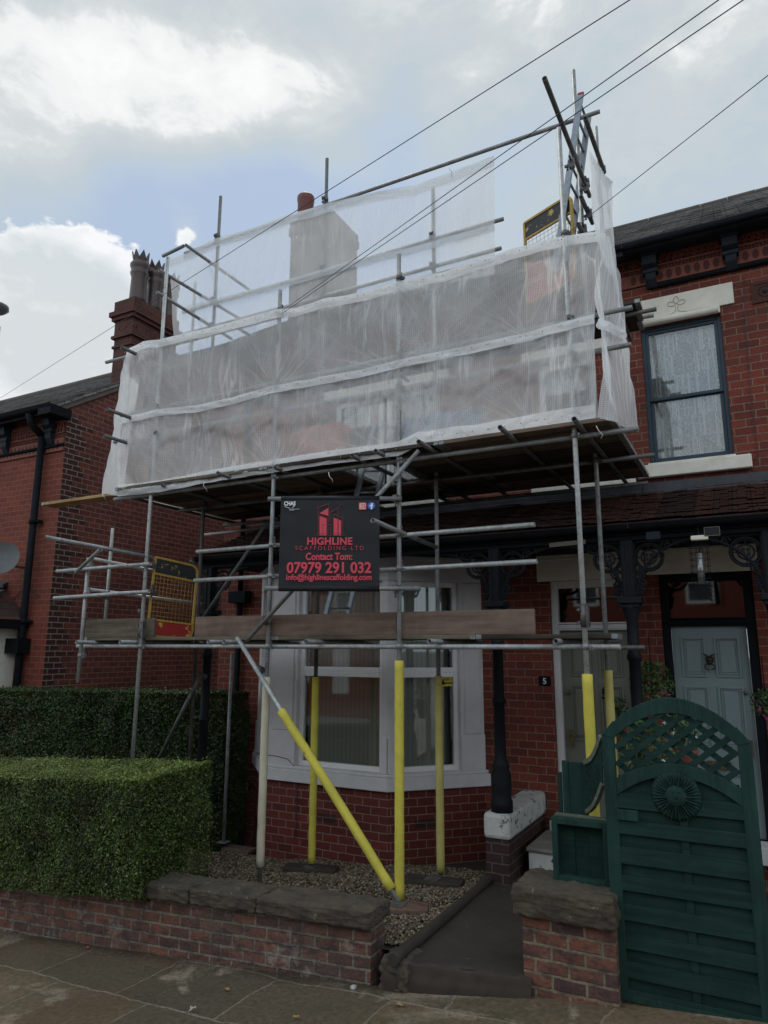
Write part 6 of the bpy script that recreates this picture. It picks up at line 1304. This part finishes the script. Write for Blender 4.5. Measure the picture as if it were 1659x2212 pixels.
# ------------------------------------------------------------------ things on the porch and behind the gate
def leaves(m, c, rad, n, size, squash=1.0):
    for _ in range(n):
        d = Vector((random.gauss(0, 1), random.gauss(0, 1), random.gauss(0, 1)*squash)).normalized()*rad*random.random()**.4; p = Vector(c)+d; a = Vector((random.gauss(0, 1), random.gauss(0, 1), random.gauss(0, 1))).normalized(); b = a.orthogonal().normalized(); s = size*random.uniform(.6, 1.4); m.add([p-a*s, p-b*s*.5, p+a*s, p+b*s*.5], [(0, 1, 2, 3)])
def plant(name, label, c, rad, n, flowers, cat='plant', pot=None, hang=None):
    t = thing(name, label, cat, c); m = MB(); leaves(m, c, rad, n, .022, 1.3); m.build('foliage', 'leaf_pot', t, fixn=False)
    m = MB()
    for i in range(14): e = Vector(c)+Vector((random.uniform(-1, 1), random.uniform(-1, 1), random.uniform(-.6, 1.2)))*rad*.8; m.path([Vector(c)-Vector((0, 0, rad*.6)), (Vector(c)+e)/2, e], .003, 4)
    m.build('stems', 'bark', t)
    if flowers:
        m = MB()
        for _ in range(flowers[1]): p = Vector(c)+Vector((random.uniform(-1, 1), -abs(random.uniform(.2, 1)), random.uniform(-1, .9)))*rad*.9; leaves(m, p, .02, 7, .014)
        m.build('flowers', flowers[0], t, fixn=False)
    if pot: m = MB(); m.lathe((c[0], c[1], c[2]-rad-pot), [(rad*.45, 0), (rad*.65, pot), (rad*.7, pot+.02), (rad*.6, pot+.02)], 16); m.build('pot', 'terracotta', t)
    if hang: m = MB(); m.path([Vector(c)+Vector((0, 0, rad*.5)), Vector(c)+Vector((0, .0, rad+hang))], .006, 5); m.build('hanger', 'black_paint', t)
plant('hanging_plant', 'bushy green hanging plant with a pink flower between the porch column and blue door', at(1408, 1475, Y=7.75), .22, 900, ('flower_pink', 7), hang=.25)
plant('potted_plant', 'flowering plant at the right edge beside the pale blue door', at(1655, 1520, Y=7.7), .14, 350, ('flower_pink', 9), hang=.3)
plant('potted_plant', 'leafy potted plant behind the left side of the gate lattice', at(1400, 1620, Y=6.5), .26, 700, ('flower_white', 6), pot=.3)
plant('potted_plant', 'small potted plant with white flowers behind the middle of the gate lattice', at(1475, 1580, Y=6.7), .17, 350, ('flower_white', 6), pot=.3)
plant('potted_plant', 'wispy plant beside the grey green door behind the gate arch', at(1335, 1530, Y=7.6), .12, 120, None, pot=.3)
bf = at(1513, 1225, Y=7.1); t = thing('bird_feeder', 'silver tube bird feeder in a wire cage hanging under the porch', 'bird feeder', bf)
MB().tube((bf.x, bf.y, bf.z-.16), (bf.x, bf.y, bf.z+.13), .033, hollow=False).build('seed_tube', 'seed_tube', t); m = MB()
for k in range(7): z = bf.z-.17+.06*k; r = .085 if 0 < k < 6 else .10; m.path([(bf.x+r*math.cos(a), bf.y+r*math.sin(a), z) for a in [i*math.pi/8 for i in range(17)]], .0025, 5)
for k in range(10): a = k*math.pi/5; m.path([(bf.x+.085*math.cos(a), bf.y+.085*math.sin(a), bf.z-.19), (bf.x+.085*math.cos(a), bf.y+.085*math.sin(a), bf.z+.2), (bf.x, bf.y, bf.z+.24)], .002, 4)
m.build('wire_cage', 'iron', t); MB().path([(bf.x, bf.y, bf.z+.13), (bf.x+.02, bf.y, bf.z+.25), (bf.x, bf.y+.05, bf.z+.38)], .005, 5).build('hook', 'iron', t)
p = at(1538, 1148, Y=7.0); t = thing('solar_light', 'small dark solar panel with pale rim and cream lamp on the porch beam', 'solar light', p); MB().box(p-Vector((.065, .01, .04)), p+Vector((.065, .01, .04))).build('panel', 'solar', t, bevel=.003)
m = MB(); frame4(m, p.x-.067, p.x+.067, p.z-.042, p.z+.042, p.y-.014, p.y+.004, .006); m.build('rim', 'timber_grey', t)
p = at(1511, 1162, Y=7.02); MB().box(p-Vector((.075, .03, .022)), p+Vector((.075, .03, .022))).build('lamp_body', 'white_stone', t, bevel=.01)
p = at(1411, 1157, Y=7.10); tag(MB().box(p-Vector((.065, .006, .038)), p+Vector((.065, .006, .038))).build('name_plaque', 'gutter_blue', bevel=.003), 'small blue grey plaque screwed to the porch beam', 'plaque')
p, q = at(1187, 1178, Y=YG+.0), at(1265, 1170, Y=YG+.0); t = tag(MB().bar(p, q, .012, .045).build('name_strip', 'timber_grey'), 'narrow grey strip with small lettering on the porch gutter behind the scaffold post', 'sign')
# leaves and litter on the pavement
def leaf(x, y, s, mat, label, name='fallen_leaf', cat='leaf', curl=.3):
    p = at(x, y, Z=-.25); 
    for _ in range(5): p = at(x, y, Z=zp(p.x)+.012)
    a = random.uniform(0, 6.28); m = MB()
    for k in range(10):
        b0, b1 = k/10*6.28, (k+1)/10*6.28; rr = lambda b: s*(.65+.5*abs(math.cos(b*2.5)))
        Q = lambda b, r: p+Vector((math.cos(a)*r*math.cos(b)-math.sin(a)*r*.6*math.sin(b), math.sin(a)*r*math.cos(b)+math.cos(a)*r*.6*math.sin(b), curl*r*abs(math.sin(b))+.004))
        m.add([p+Vector((0, 0, .008)), Q(b0, rr(b0)), Q(b1, rr(b1))], [(0, 1, 2)])
    tag(m.build(name, mat, fixn=False), label, cat)
leaf(862, 2172, .035, 'leaf_dry', 'curled tan leaf on the pavement in front of the path'); leaf(490, 2138, .03, 'leaf_dry', 'dry brown leaf on the pavement left of the wall end'); leaf(640, 2199, .03, 'leaf_dry', 'thin dry leaf at the bottom edge of the pavement'); leaf(188, 2048, .03, 'litter_red', 'small crumpled red scrap by the wall at the far left', 'litter', 'litter'); leaf(417, 2183, .035, 'litter_pale', 'crumpled pale scrap on the flagstones near the bottom edge', 'litter', 'litter', .6)
m = MB()
for i in range(900):   # grit, clippings and leaf crumbs, thickest along the foot of the wall and step
    if i % 3: x = random.uniform(-7.5, -1.7); y = 5.08-abs(random.gauss(0, .12))
    else: x = random.uniform(-7, 0.5); y = random.uniform(3.0, 5.2)
    z = zp(x)+.004; a = random.uniform(0, 6.28); r = random.uniform(.003, .009); d = Vector((math.cos(a), math.sin(a), random.uniform(0, .4)))*r; e = Vector((-math.sin(a), math.cos(a), .1))*r*.5; c = Vector((x, y, z))
    m.add([c-d, c-e, c+d, c+e, c+Vector((0, 0, r*.7))], [(0, 1, 4), (1, 2, 4), (2, 3, 4), (3, 0, 4)])
o = m.build('debris', 'debris_mix', fixn=False); o['kind'] = 'stuff'; tag(o, 'brown grit and leaf crumbs scattered over the pavement along the wall', 'debris')
o = rough((-.02, -.02, -.015), (.02, .02, .015), 'pebble', 'litter_pale', None, 4, .004, 3, .01); pp = at(763, 2133, Z=-.3); 
for _ in range(5): pp = at(763, 2133, Z=zp(pp.x)+.01)
o.location = pp; tag(o, 'small white stone lying by the end of the garden wall', 'stone')
